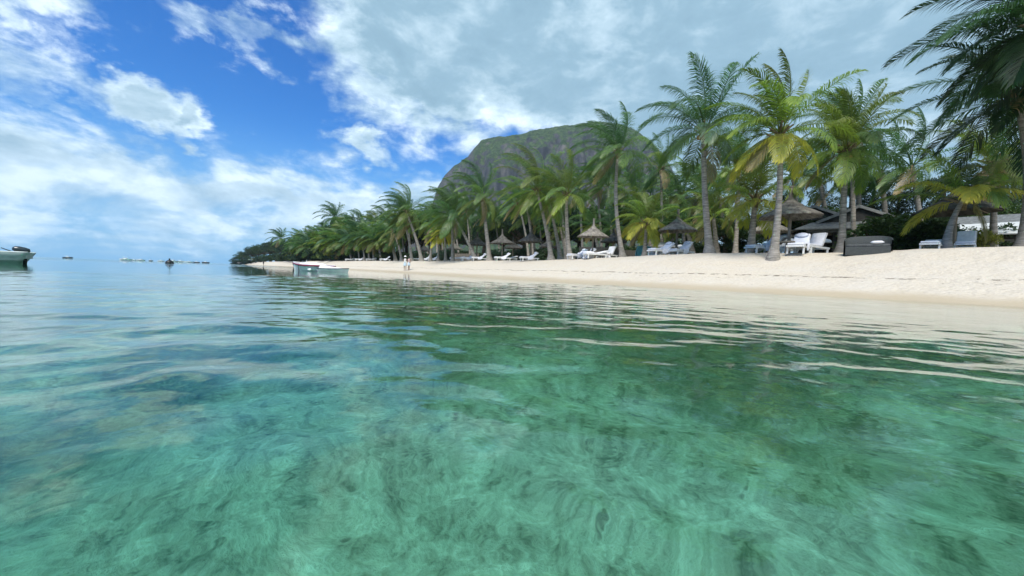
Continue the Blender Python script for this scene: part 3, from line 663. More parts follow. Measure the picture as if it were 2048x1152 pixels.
def tree(px, Y, height, kind, color, label, group=None, wide=1.0, name=None):
    global TN; TN += 1
    cm, tm = TREES[kind][TN % 3]
    b = stand(px, Y); root = empty(name or ('tree' if kind != 'shrub' else 'shrub'), b, tr.uniform(0, 6.28))
    k = height/HT[kind]; root.scale = (k*wide, k*wide, k)
    tag(root, label, 'tree' if kind != 'shrub' else 'shrub', group)
    link('trunk' if kind != 'shrub' else 'stems', tm, M_BARK, root)
    o = link('crown' if kind != 'shrub' else 'foliage', cm, M_LEAF, root); f = tr.uniform(.8, 1.2); o.color = (color[0]*f, color[1]*f, color[2]*f, 1)
    return root
T1 = (.030, .062, .026); T2 = (.042, .078, .028); T3 = (.052, .092, .028); T4 = (.024, .055, .034)
# the wooded point at the far end of the beach
for i, (px, Y, top) in enumerate(((474, 232, 506), (484, 236, 500), (494, 228, 496), (506, 222, 492), (517, 216, 488), (528, 205, 488), (540, 196, 484), (552, 190, 482), (566, 180, 482), (580, 170, 480), (594, 160, 478), (608, 150, 474), (622, 145, 468), (640, 140, 464), (656, 132, 458))):
    p = at(px, top, Y); tree(px, Y, p.z-1.8, 'round', (T4, T1, T2)[i % 3], 'dark bushy tree on the wooded point at the end of the beach', 'trees of the wooded point', wide=1.25)
for i in range(16):
    px = 472+i*10; tree(px, crest_depth(px)+4 if px > 500 else 222, 3.4, 'shrub', (T1, T4)[i % 2], 'low dark bush at the sand edge of the wooded point', 'bushes of the wooded point', wide=1.5, name='bush')
# the dark trees that back the grove
for i in range(26):
    px = 700+i*27+tr.uniform(-8, 8); Y = float(np.interp(px, [700, 860, 1000, 1200, 1400], [105, 88, 72, 52, 42]))+tr.uniform(0, 8)
    top = float(np.interp(px, [700, 800, 900, 1000, 1100, 1200, 1300, 1400], [452, 440, 432, 425, 415, 405, 400, 402]))+tr.uniform(-8, 12)
    p = at(px, top, Y); tree(px, Y, p.z-2.0, 'round', (T1, T2, T4, T3)[i % 4], 'dense dark tree closing the view behind the palm grove', 'dark trees behind the grove', wide=1.3)
# tall airy trees behind the pavilion
for i, (px, Y, top, wd) in enumerate(((1560, 34, 385, 1.2), (1625, 33, 372, 1.2), (1690, 33, 352, 1.15), (1740, 31, 340, 1.1), (1790, 30, 330, 1.1), (1835, 29, 360, 1.2), (1880, 28, 345, 1.2), (1950, 26, 330, 1.3), (2010, 25, 300, 1.3), (2070, 24, 310, 1.3))):
    p = at(px, top, Y); tree(px, Y, p.z-2.1, 'tall', (T1, T4, T2)[i % 3], 'airy fine leaved tree standing tall behind the pavilion garden', 'airy trees behind the pavilion', wide=wd)
for i, px in enumerate((1450, 1500, 1555, 1610, 1660, 1800, 1850, 1940, 1990, 2040)):
    Y = 31-(px-1450)*.011; tree(px, Y, 3.4+tr.uniform(0, .8), 'round', (T1, T3)[i % 2], 'dark leafy bush filling the garden between the buildings', 'garden bushes', wide=1.5, name='bush')
# hedges
tree(1745, 20.5, 2.15, 'shrub', T3, 'broad flat topped green shrub between the pavilion and the black daybed', wide=1.55)
tree(1800, 19.8, 2.05, 'shrub', T3, 'broad green shrub behind the right end of the black daybed', wide=1.5)
tree(1842, 19.2, 1.7, 'shrub', T2, 'dark shrub behind the lounger with the slatted side', wide=1.4)
tree(1955, 17.8, 1.3, 'shrub', (.15, .16, .03), 'small yellowish shrub in front of the grey awning house', wide=.8)
tree(1930, 20.0, 1.7, 'shrub', T1, 'dark shrub under the thatched umbrella by the leaning palm', wide=1.3)
for i in range(30):
    px = 1130+i*13.5; Y = float(np.interp(px, [1130, 1540], [46, 26]))+tr.uniform(0, 4)
    tree(px, Y, tr.uniform(1.1, 2.0), 'shrub', (T2, T3, T1)[i % 3], 'low green shrub growing under the palms behind the umbrellas', 'shrubs under the palms', wide=1.2)
for i in range(22):
    px = 700+i*19; Y = crest_depth(px)+14+tr.uniform(0, 6)
    tree(px, Y, tr.uniform(1.6, 2.6), 'shrub', (T1, T4, T2)[i % 3], 'shaded shrub in the grove behind the far umbrellas', 'shaded shrubs of the grove', wide=1.5)

for i in range(30):
    px = 556+i*7.5; Y = crest_depth(px)+7+tr.uniform(0, 9)
    tree(px, Y, tr.uniform(2.2, 3.6), 'shrub', (T1, T4, T2)[i % 3], 'dark undergrowth shrub beneath the distant palms', 'undergrowth of the distant palms', wide=1.8)

# ================================================================== thatched umbrellas
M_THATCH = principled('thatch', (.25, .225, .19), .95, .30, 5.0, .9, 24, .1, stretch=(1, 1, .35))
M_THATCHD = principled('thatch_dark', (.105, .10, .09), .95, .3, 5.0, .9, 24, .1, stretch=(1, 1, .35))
M_POST = principled('weathered_post', (.27, .23, .18), .9, .25, 5, .3, 30, .2, stretch=(2, 2, .5))
def umbrella_proto(seed, mat, rad=1.27, eave=1.74):
    rg = random.Random(seed); root = empty('thatched_umbrella', (0, 0, 0))
    mb = MB(); mb.tube([(0, 0, -.3), (.01, 0, 1.2), (0, 0, eave+.75)], [.085, .075, .07], 8); mb.build('post', M_POST, root, True)
    mb = MB(); top = eave+.56
    mb.lathe([(rad, eave), (rad*.985, eave+.07), (rad*.80, eave+.21), (rad*.55, eave+.40), (rad*.30, top)], 40, jit=.012, rng=rg)
    mb.lathe([(rad*.29, top-.04), (rad*.7, eave+.20), (rad*.96, eave-.0)], 40)
    for k in range(300):    # loose straw ends at the eave and over the skirt
        a = rg.uniform(0, 6.283); r1 = rad*rg.choice((1.0, 1.0, .8, .6)); z1 = eave+.02+(rad-r1)*.42
        ca, sa = math.cos(a), math.sin(a); l = rg.uniform(.08, .2); ww = rg.uniform(.008, .02)
        p = Vector((ca*r1*.97, sa*r1*.97, z1+.05)); q = p+Vector((ca*l*.75, sa*l*.75, -l*.7)); s_ = Vector((-sa, ca, 0))*ww
        mb.add([p-s_, p+s_, q+s_*.3, q-s_*.3], [(0, 1, 2, 3)])
    skirt = mb.build('thatch_skirt', mat, root, False)
    mb = MB()
    for k in range(8):
        a = k*math.pi/4; mb.tube([(math.cos(a)*.08, math.sin(a)*.08, top-.1), (math.cos(a)*rad*.93, math.sin(a)*rad*.93, eave+.0)], .022, 5)
    mb.build('rib_frame', M_POST, skirt)
    mb = MB()
    mb.lathe([(rad*.42, top-.06), (rad*.40, top-.0), (rad*.25, top+.13), (.15, top+.30), (.10, top+.42)], 28, jit=.015, rng=rg)
    mb.lathe([(rad*.40, top-.07), (rad*.2, top+.02)], 28)
    cap = mb.build('thatch_cap', mat, root)
    mb = MB(); mb.lathe([(.10, top+.40), (.085, top+.62), (.07, top+.85), (.095, top+.93), (.06, top+.95), (.001, top+.96)], 10, jit=.03, rng=rg); mb.build('finial', mat, cap)
    return root
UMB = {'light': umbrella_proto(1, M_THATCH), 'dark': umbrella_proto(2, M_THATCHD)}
used = set()
def umbrella(px, Y, kind, label, group=None, s=1.0, by=None, rz=None):
    src = UMB[kind]; o = src if kind not in used else copy_tree(src); used.add(kind)
    o.location = ground(px, by) if by else stand(px, Y); o.scale = (s,)*3; o.rotation_euler = (random.uniform(-.02, .02), random.uniform(-.02, .02), random.uniform(0, 6))
    tag(o, label, 'umbrella', group); return o
umbrella(1577, 18.6, 'light', 'large pale thatched umbrella with tall finial over the towel draped loungers', s=1.02)
umbrella(1352, 25.4, 'light', 'pale thatched umbrella beside the small golden palm and its two loungers', s=.98)
umbrella(1184, 30.6, 'light', 'grey thatched umbrella with thin bent finial over piled white cushions', s=1.0)
umbrella(1536, 25.5, 'light', 'thatched umbrella half hidden behind the lone sand slope palm', s=1.0)
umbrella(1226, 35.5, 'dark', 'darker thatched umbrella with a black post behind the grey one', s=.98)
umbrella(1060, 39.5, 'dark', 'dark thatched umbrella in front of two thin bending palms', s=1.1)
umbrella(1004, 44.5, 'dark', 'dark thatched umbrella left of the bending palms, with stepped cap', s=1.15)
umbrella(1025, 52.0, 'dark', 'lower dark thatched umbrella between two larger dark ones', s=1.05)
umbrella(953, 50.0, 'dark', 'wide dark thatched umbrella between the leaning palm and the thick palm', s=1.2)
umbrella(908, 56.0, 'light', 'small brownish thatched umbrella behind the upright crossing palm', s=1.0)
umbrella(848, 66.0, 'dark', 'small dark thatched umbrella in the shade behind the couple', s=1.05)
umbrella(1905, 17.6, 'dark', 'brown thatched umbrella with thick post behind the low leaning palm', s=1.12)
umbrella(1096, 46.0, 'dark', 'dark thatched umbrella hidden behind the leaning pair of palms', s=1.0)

# ================================================================== loungers, cushions, tables
M_WHITE = principled('white_fabric', (.80, .80, .83), .8, .06, 6, .3, 12, .2)
M_PLASTIC = principled('white_resin', (.72, .72, .70), .45, .06, 5)
M_GREYW = principled('grey_slats', (.52, .52, .50), .6, .1, 5)
M_TOWEL = principled('lilac_white_towel', (.72, .73, .79), .95, .08, 9, .5, 40, .1)
def lounger_proto(mat_back, back_deg, towel, seed):
    """head towards +y, 1.95 m long; parts: frame, slats, legs, backrest, cushion, towel"""
    rg = random.Random(seed); root = empty('sun_lounger', (0, 0, 0)); Wd = .66
    mb = MB()
    for sx in (-1, 1): mb.box((sx*(Wd/2-.03), 0, .30), (.06, 1.95, .09))
    for y in (-.96, .96): mb.box((0, y, .30), (Wd-.124, .05, .085))
    mb.build('frame', M_PLASTIC, root, bevel=.012)
    for k in range(7):
        mb = MB(); mb.box((0, -.86+k*.165, .335), (Wd-.126, .12, .025)); mb.build('slat', M_PLASTIC, root)
    for sx in (-1, 1):
        for y in (-.8, .8):
            mb = MB(); mb.box((sx*(Wd/2-.035), y, .105), (.07, .09, .30), taper=1.0); mb.build('leg', M_PLASTIC, root, bevel=.01)
    a = math.radians(back_deg); rot = Matrix.Rotation(a, 3, 'X'); c = Vector((0, .30, .36))
    mb = MB(); mb.box(c+rot @ Vector((0, .40, .02)), (Wd-.03, .80, .04), rot); br = mb.build('backrest', mat_back, root, bevel=.015)
    mb = MB()
    mb.box((0, -.33, .40), (Wd-.07, 1.22, .09)); mb.box(c+rot @ Vector((0, .39, .085)), (Wd-.08, .76, .085), rot)
    mb.build('cushion', M_WHITE, root, bevel=.035)
    if towel:
        mb = MB(); n = 9; vs = []; fs = []
        for j in range(n):
            for i in range(7):
                u = (i/6-.5); y = -.28+.62*j/(n-1)
                x = u*1.0; z = .462+.012*math.sin(j*1.7+i)
                if abs(x) > .33: z -= (abs(x)-.33)*1.9+.02*math.sin(j*2.1); x = math.copysign(.345+.01*math.sin(j*3), x)
                if y > .14: z += (y-.14)*math.tan(a)*.82+.02
                vs.append((x, y, z))
        for j in range(n-1):
            for i in range(6): fs.append((j*7+i, j*7+i+1, (j+1)*7+i+1, (j+1)*7+i))
        mb.add(vs, fs); mb.build('towel', M_TOWEL, root, True)
        mb = MB(); mb.lathe([(.001, -.06), (.16, -.05), (.22, 0), (.16, .05), (.001, .06)], 12, sx=1.2, sy=.7); p = mb.build('pillow', M_TOWEL, root, True)
        p.location = c+rot @ Vector((0, .62, .17)); p.rotation_euler = (a, 0, 0)
    return root
LP = {'white': lounger_proto(M_PLASTIC, 38, True, 1), 'grey': lounger_proto(M_GREYW, 48, True, 2), 'flat': lounger_proto(M_PLASTIC, 14, False, 3), 'up': lounger_proto(M_GREYW, 58, False, 4)}
lused = set()
def lounger(px, Y, rz, kind, label, group=None, by=None):
    src = LP[kind]; o = src if kind not in lused else copy_tree(src); lused.add(kind)
    o.location = ground(px, by) if by else stand(px, Y); o.location.z -= .02; o.rotation_euler = (0, 0, R(rz)); tag(o, label, 'lounger', group); return o
lounger(1597, 17.4, -46, 'grey', 'lounger with raised grey back and a towel hanging off its foot')
lounger(1624, 18.4, -62, 'up', 'grey backed lounger pushed behind the one with the hanging towel')
lounger(1527, 19.8, -75, 'white', 'white lounger lying lengthways left of the lone sand slope palm')
lounger(1560, 20.6, -70, 'white', 'white lounger between the lone palm trunk and the umbrella post')
lounger(1322, 24.3, -62, 'white', 'white lounger with draped towel below the small golden palm')
lounger(1362, 24.4, -58, 'grey', 'white lounger with tall grey slatted back under the pale umbrella')
lounger(1345, 26.8, -60, 'white', 'white lounger behind the grey slatted one under the pale umbrella')
lounger(1190, 29.6, -70, 'flat', 'low white lounger on the slope in front of piled cushions')
lounger(1215, 31.0, -50, 'up', 'lounger with grey back at the right of the piled cushions')
lounger(1155, 32.2, -60, 'white', 'white lounger right beside the mound rooted palm')
lounger(1174, 33.2, -60, 'grey', 'grey backed lounger behind the mound rooted palm')
lounger(1058, 37.5, -68, 'white', 'white lounger with raised head in front of the dark umbrella')
lounger(1005, 43.5, -66, 'white', 'white lounger just right of the thick trunked palm')
lounger(1018, 45.5, -66, 'flat', 'flat white lounger behind the thick trunked palm')
lounger(958, 46.5, -66, 'white', 'white lounger between the leaning palm and the thick palm')
lounger(936, 48.5, -66, 'grey', 'lounger behind the foot of the leaning palm')
lounger(914, 50.5, -66, 'flat', 'flat lounger between two thin trunks in the shade')
for i, px in enumerate((850, 832, 770, 742, 720, 700, 866)):
    lounger(px, crest_depth(px)+1.5, -62, ('white', 'flat')[i % 2], 'tiny white lounger in the shade of the far palm row', 'far loungers under the palms')
lounger(1862, 15.3, -52, 'flat', 'lounger with slatted white side left of the low leaning palm').scale = (.85, .85, .85)
lounger(1930, 15.4, -52, 'up', 'lounger with upright grey back right of the low leaning palm').scale = (.85, .85, .85)
def side_table(px, Y, label):
    root = empty('side_table', stand(px, Y)); tag(root, label, 'table', 'small tables by the umbrellas')
    mb = MB(); mb.lathe([(.001, .50), (.30, .50), (.31, .53), (.30, .56), (.001, .56)], 18); mb.build('table_top', M_POST, root)
    mb = MB(); mb.tube([(0, 0, -.1), (0, 0, .50)], [.075, .06], 8); mb.build('leg', M_POST, root)
side_table(1573, 17.9, 'round wooden table by the post of the large pale umbrella')
side_table(1347, 24.9, 'round wooden table by the post of the golden palm umbrella')
side_table(1190, 30.3, 'round wooden table by the post of the grey umbrella')

def sloped(px, by, Y=None): return ground(px, by) if Y is None else stand(px, Y)
# ------------------------------------------------------------------ black wicker daybed
def daybed():
    M = principled('black_wicker', (.05, .058, .056), .55, .25, 30, .8, 60, .4, stretch=(1, 1, 3))
    b = ground(1734, 509); b.z -= .05
    root = empty('daybed', b, R(-43)); root.scale = (.64, .72, .86); tag(root, 'black wicker daybed with curved hood and one white pillow on the sand', 'daybed')
    mb = MB(); n = 26; vs = []; fs = []; Wx, Dy = 1.12, .82
    for i in range(n+1):
        a = math.pi*(i/n); x = math.cos(a); y = math.sin(a)
        ex = math.copysign(abs(x)**.55, x)*Wx; ey = (abs(y)**.6)*Dy
        top = .70+.26*math.sin(a)**.7
        for th in (0, .06):
            k = 1-th/1.0; vs += [(ex*k, ey*k, .0), (ex*k, ey*k, top)]
    for i in range(n):
        o_ = i*4; q = o_+4
        fs += [(o_, q, q+1, o_+1), (o_+3, q+3, q+2, o_+2), (o_+1, q+1, q+3, o_+3), (o_, o_+2, q+2, q)]
    mb.add(vs, fs); mb.build('hood', M, root, True)
    mb = MB(); mb.box((0, .28, .20), (2.06, 1.0, .40)); mb.build('seat_base', M, root, bevel=.03)
    mb = MB(); mb.box((0, .28, .46), (1.98, .92, .12)); mb.build('seat_cushion', principled('charcoal_cushion', (.085, .09, .088), .9, .2, 10), root, bevel=.04)
    mb = MB(); mb.lathe([(.001, -.07), (.2, -.06), (.30, 0), (.2, .06), (.001, .07)], 14, sx=1.1, sy=.7); p = mb.build('pillow', M_WHITE, root, True); p.location = (.42, -.05, .60)
    for sx in (-1, 1):
        for y in (-.15, .7):
            mb = MB(); mb.box((sx*.95, y, -.06), (.07, .07, .14)); mb.build('foot', M, root)
daybed()
# ------------------------------------------------------------------ teal pod behind the small golden palm
def pod():
    b = stand(1286, 28.0); root = empty('beach_pod', b, R(-12)); tag(root, 'teal round topped beach pod behind the small golden palm', 'pod')
    M = principled('teal_shell', (.075, .27, .30), .45, .12, 4, .1, 20, .4)
    mb = MB(); n, m_ = 16, 10; vs = []; fs = []
    for j in range(m_+1):
        t = j/m_; y = -.3+.85*t; s = math.sqrt(max(0.0, 1-t**2.4))*.98+.02
        for i in range(n+1):
            a = math.pi*i/n; vs.append((math.cos(a)*.56*s, y, .25+max(0, math.sin(a))**.8*.62*s if 0 < i < n else .0))
    for j in range(m_):
        for i in range(n): fs.append((j*(n+1)+i, j*(n+1)+i+1, (j+1)*(n+1)+i+1, (j+1)*(n+1)+i))
    mb.add(vs, fs); mb.build('shell', M, root, True)
    mb = MB(); mb.tube([(math.cos(math.pi*i/20)*.57, -.31, .25+max(0, math.sin(math.pi*i/20))**.8*.63) for i in range(21)], .03, 6); mb.tube([(.57, -.31, .25), (.57, -.31, 0)], .03, 6); mb.tube([(-.57, -.31, .25), (-.57, -.31, 0)], .03, 6); mb.build('rim', principled('teal_rim', (.11, .33, .36), .5, .05, 4), root, True)
    mb = MB(); mb.box((0, -.26, .42), (1.0, .03, .84)); mb.build('back_panel', M, root, bevel=.0)
pod()
# ------------------------------------------------------------------ woven windbreaks, parasols, covers
M_WICK = principled('woven_reed', (.20, .18, .155), .95, .3, 14, .7, 30, .1, stretch=(4, 4, .5))
def windbreak(px, Y, wd, ht, rz, label):
    root = empty('windbreak', stand(px, Y), R(rz)); tag(root, label, 'windbreak', 'woven windbreaks')
    n = int(wd/.45)
    for k in range(n):
        mb = MB(); x0 = -wd/2+wd*k/n
        for q in range(6): mb.box((x0+wd/n*(q+.5)/6, random.uniform(-.01, .01), ht/2), (wd/n/6*.92, .03, ht*random.uniform(.95, 1.03)))
        mb.build('reed_panel', M_WICK, root)
    for k in range(n+1):
        mb = MB(); mb.tube([(-wd/2+wd*k/n, .06, -.2), (-wd/2+wd*k/n, .06, ht+.08)], .035, 6); mb.build('post', M_POST, root)
windbreak(1200, 37.5, 4.2, 1.35, -20, 'woven reed windbreak behind the grey and dark umbrellas')
windbreak(1256, 38.0, 2.4, 1.1, -20, 'low woven reed windbreak left of the teal pod')
windbreak(1335, 30.5, 2.4, .9, -25, 'low woven reed windbreak under the pale umbrella')
windbreak(930, 58.0, 5.0, 1.2, -30, 'woven reed windbreak deep in the shade behind the leaning palm')
def parasol(px, Y, r, h, label):
    root = empty('parasol', stand(px, Y)); tag(root, label, 'parasol', 'white parasols in the garden')
    mb = MB(); mb.tube([(0, 0, -.1), (0, 0, h+.1)], .03, 8); mb.build('pole', M_POST, root)
    mb = MB()
    mb.lathe([(.02, h+.05), (r*.5, h-.10), (r, h-.28), (r*.985, h-.44)], 8); mb.build('canopy', M_WHITE, root)
parasol(1588, 27.5, 1.5, 1.95, 'square white parasol seen under the large pale umbrella')
parasol(1322, 34.0, 1.3, 1.6, 'white parasol in the shade behind the two golden palm loungers')
def cushion_stack(px, Y, label, n=3):
    root = empty('cushion_stack', stand(px, Y), random.uniform(0, 3)); tag(root, label, 'cushions', 'piles of white cushions')
    for k in range(n):
        mb = MB(); mb.box((random.uniform(-.06, .06), random.uniform(-.06, .06), .07+k*.15), (.72, .6, .14)); o = mb.build('cushion', M_WHITE, root, bevel=.05)
cushion_stack(1176, 30.0, 'pile of white cushions under the grey umbrella', 4)
cushion_stack(1213, 30.4, 'round white pile of cushions by the grey backed lounger', 3)
cushion_stack(1310, 27.6, 'white cushions piled between the pod and the pale umbrella', 5)

# ------------------------------------------------------------------ shingled pavilion
M_SHING = principled('grey_shingle', (.155, .165, .165), .9, .28, 7, .8, 34, .2, stretch=(1, 1, 5))
M_DKW = principled('dark_timber', (.045, .045, .042), .8, .3, 6, .4, 24, .2, stretch=(1, 1, 6))
M_TRIM = principled('grey_trim', (.20, .21, .205), .7, .15, 6)
def pavilion():
    b = stand(1682, 24.5); root = empty('pavilion', b, R(-30)); tag(root, 'dark timber beach pavilion with stepped grey shingle gables', 'pavilion')
    Wd, Dp, E = 4.6, 4.0, 1.75
    mb = MB()
    mb.box((0, Dp/2, E/2-.2), (Wd-.6, .12, E+.4)); mb.box((-Wd/2+.3, 0, E/2-.2), (.12, Dp-.2, E+.4)); mb.box((Wd/2-.3, 0, E/2-.2), (.12, Dp-.2, E+.4)); mb.build('wall', M_DKW, root)
    for x in (-Wd/2+.35, -.75, .75, Wd/2-.35):
        mb = MB(); mb.box((x, -Dp/2+.15, E/2-.2), (.14, .14, E+.4)); mb.build('post', M_DKW, root)
    mb = MB(); mb.box((0, -Dp/2+.15, E-.06), (Wd-.3, .16, .26)); mb.build('beam', M_TRIM, root)
    def gable(y0, y1, half, ez, rz_, x0=0.0, name='roof'):
        mb = MB(); th = .07
        for s in (-1, 1):
            e0 = Vector((x0+s*half, y0, ez)); e1 = Vector((x0+s*half, y1, ez)); r0_ = Vector((x0, y0, rz_)); r1_ = Vector((x0, y1, rz_)); d = Vector((0, 0, th))
            mb.add([e0, e1, r1_, r0_, e0+d, e1+d, r1_+d, r0_+d], [(0, 1, 2, 3), (7, 6, 5, 4), (0, 4, 5, 1), (1, 5, 6, 2), (3, 7, 4, 0)])
        ro = mb.build(name, M_SHING, root)
        mb = MB()
        for s in (-1, 1):
            p0 = Vector((x0+s*half, y0-.03, ez)); p1 = Vector((x0, y0-.03, rz_+.0))
            d = (p1-p0).normalized(); L = (p1-p0).length; ang = math.atan2(d.z, d.x)
            mb.box((p0+p1)/2, (L, .05, .16), Matrix.Rotation(-ang, 3, 'Y'))
        mb.build('bargeboard', M_TRIM, ro)
        mb = MB(); mb.add([(x0-half*.86, y0+.12, ez+.02), (x0+half*.86, y0+.12, ez+.02), (x0, y0+.12, rz_-.1)], [(0, 1, 2)]); mb.add([(x0-half*.86, y0+.16, ez+.02), (x0+half*.86, y0+.16, ez+.02), (x0, y0+.16, rz_-.1)], [(2, 1, 0)]); mb.build('gable_wall', M_DKW, ro)
    gable(-Dp/2+.1, Dp/2+.3, 2.0, E+.42, E+1.35, .3)
    gable(-Dp/2+1.2, Dp/2+.8, 1.9, E+.75, E+1.65, -1.7, 'rear_roof')
    # hipped skirt roof round the front
    mb = MB(); o = .55
    for (xa, ya, xb, yb, xc, yc, xd, yd) in ((-Wd/2-o, -Dp/2-o, Wd/2+o, -Dp/2-o, Wd/2-.4, -Dp/2+.25, -Wd/2+.4, -Dp/2+.25), (Wd/2+o, -Dp/2-o, Wd/2+o, Dp/2+o, Wd/2-.4, Dp/2, Wd/2-.4, -Dp/2+.25), (-Wd/2-o, Dp/2+o, -Wd/2-o, -Dp/2-o, -Wd/2+.4, -Dp/2+.25, -Wd/2+.4, Dp/2)):
        vs = [(xa, ya, E), (xb, yb, E), (xc, yc, E+.46), (xd, yd, E+.46)]; vs += [(x, y, z-.07) for x, y, z in vs]
        mb.add(vs, [(0, 1, 2, 3), (7, 6, 5, 4), (0, 4, 5, 1)])
    mb.build('skirt_roof', M_SHING, root)
    mb = MB(); mb.box((.9, Dp/2-.08, .75), (.8, .05, 1.5)); d_ = mb.build('door', principled('green_grey_door', (.07, .09, .08), .6, .1, 4), root); mb = MB(); mb.box((.6, Dp/2-.125, .75), (.04, .05, .12)); mb.build('handle', M_TRIM, d_)
    for k in range(6):
        mb = MB(); mb.box((-Wd/2+.15+k*.86, -Dp/2-.05, -.02), (.82, .5, .09)); mb.build('plank', M_POST, root)
pavilion()
def lamp_shell(px, Y, z, r, label):   # white rounded cushions/lamps seen in the shade of the pavilion
    b = stand(px, Y); root = empty('garden_lamp', b); tag(root, label, 'lamp', 'white garden lamps')
    mb = MB(); mb.tube([(0, 0, -.1), (0, 0, z)], .025, 6); mb.build('pole', M_DKW, root)
    mb = MB(); mb.lathe([(r, z), (r*.92, z+r*.35), (r*.6, z+r*.68), (.001, z+r*.8)], 14); mb.lathe([(r, z), (.001, z+.02)], 14); mb.build('shade', M_WHITE, root, True)
lamp_shell(1650, 20.8, .72, .26, 'wide white dome lamp in front of the pavilion posts')
lamp_shell(1634, 20.9, .70, .15, 'small white dome lamp beside the wide one')
# ------------------------------------------------------------------ grey awning house at the right
def awning_house():
    b = stand(2010, 19.5); root = empty('beach_house', b, R(-50)); tag(root, 'low dark beach house with pale grey sloping awning at the right', 'house')
    mb = MB(); mb.box((.8, 1.2, .6), (4.4, 2.0, 1.6)); mb.build('wall', M_DKW, root)
    mb = MB(); rot = Matrix.Rotation(R(20), 3, 'X'); mb.box((.8, -.2, 1.52), (4.8, 2.3, .06), rot); mb.build('awning', principled('pale_awning', (.48, .50, .50), .7, .08, 3), root)
    mb = MB(); rot = Matrix.Rotation(R(24), 3, 'X'); mb.box((.8, 1.4, 2.05), (5.2, 2.2, .10), rot); mb.build('roof', M_SHING, root)
    for x in (-1.4, .6, 2.6):
        mb = MB(); mb.box((x, -1.1, .5), (.09, .09, 1.4)); mb.build('post', M_TRIM, root)
    for k in range(8):
        mb = MB(); mb.box((-1.1+k*.55, .185, .9), (.5, .03, .16)); mb.build('panel', M_TRIM, root)
awning_house()

# ================================================================== boats
M_HULL = principled('white_hull', (.70, .73, .72), .35, .06, 2.5, 0, 10, .5)
M_HULLG = principled('shaded_green_hull', (.32, .41, .40), .4, .10, 2.2, 0, 10, .5)  # pale green darkened evenly: the hull's shade is mixed into its colour
M_MAROON = principled('maroon_stripe', (.22, .025, .05), .4, .1, 4)
M_BLACK = principled('black_rubber', (.012, .013, .016), .45, .2, 8)
def hull_mesh(L, B, H, flare=.25, sheer=.25, nose=2.2, n=22, m_=8, rake=0.0):
    """bow towards +x; waterline z=0"""
    mb = MB(); vs = []; fs = []
    for i in range(n+1):
        t = i/n; hw = B/2*(1-max(0, (t-.35)/.65)**nose) if t > .35 else B/2*(.86+.14*t/.35)
        top = H*(1+sheer*max(0, t-.3)**2*2); keel = -.18+.22*max(0, t-.75)**1.5*4
        for j in range(-m_, m_+1):
            s = j/m_; a = abs(s); y = math.copysign(hw*(a**.6)*(1-flare*(1-a)*1.0), s) if j else 0
            z = keel+(top-keel)*(a**2.2)
            x = -L/2+L*t+(.10*L*max(0, t-.6)*a*a if t > .6 else 0)+rake*(1-a**2.2)*max(0, 1-t/.12)
            vs.append((x, y, z))
    W_ = 2*m_+1
    for i in range(n):
        for j in range(W_-1): fs.append((i*W_+j, (i+1)*W_+j, (i+1)*W_+j+1, i*W_+j+1))
    c = len(vs); vs.append((-L/2+rake*.6, 0, H*.4))
    for j in range(W_-1): fs.append((j, j+1, c))
    fs.append((0, c, W_-1))
    mb.add(vs, fs)
    rim = [[vs[i*W_] for i in range(n+1)], [vs[i*W_+W_-1] for i in range(n+1)]]
    return mb, rim
def deck_mesh(rim, drop):
    mb = MB(); n = len(rim[0]); vs = []
    for a, b in zip(*rim): vs += [(a[0], a[1]*.97, a[2]-drop), (b[0], b[1]*.97, b[2]-drop)]
    mb.add(vs, [(2*i, 2*i+1, 2*i+3, 2*i+2) for i in range(n-1)]); return mb
def gunwale(rim, r, mat, parent, dz=0.0, name='gunwale'):
    mb = MB()
    for q in rim: mb.tube([(x, y, z+dz) for x, y, z in q], r, 6)
    return mb.build(name, mat, parent, True)
def outboard(parent, loc, s=1.0, tilt=0.0):
    root = bpy.data.objects.new('outboard_motor', None); col.objects.link(root); root.parent = parent; root.location = loc; root.scale = (s,)*3; root.rotation_euler = (0, tilt, 0)
    mb = MB(); prof = []
    n = 14; vs = []; fs = []
    for i, (x, zc, hz, hy) in enumerate(((-.36, .30, .06, .10), (-.33, .31, .15, .17), (-.15, .32, .21, .20), (.08, .35, .22, .20), (.25, .37, .20, .18), (.34, .37, .13, .13), (.37, .37, .04, .05))):
        for k in range(n):
            a = 2*math.pi*k/n; vs.append((x, math.cos(a)*hy, zc+math.sin(a)*hz*(1 if math.sin(a) > 0 else .75)))
    for i in range(6):
        for k in range(n): fs.append((i*n+k, i*n+(k+1) % n, (i+1)*n+(k+1) % n, (i+1)*n+k))
    fs += [tuple(range(n))[::-1], tuple(6*n+k for k in range(n))]
    mb.add(vs, fs); mb.build('cowl', principled('outboard_black', (.016, .028, .034), .3, .15, 5, spec=.6), root, True)
    mb = MB(); mb.box((-.14, -.197, .34), (.36, .02, .10)); mb.build('decal', M_MAROON, root)
    mb = MB(); mb.box((-.1, 0, .10), (.22, .22, .16)); mb.box((-.2, 0, -.45), (.16, .08, 1.0)); mb.box((-.26, 0, -.75), (.34, .26, .03)); mb.build('leg', M_BLACK, root, bevel=.02)
    mb = MB(); mb.tube([(.25, .0, .16), (.55, .05, .28), (.78, .08, .38)], [.035, .03, .025], 6); mb.build('tiller', M_BLACK, root)
    return root
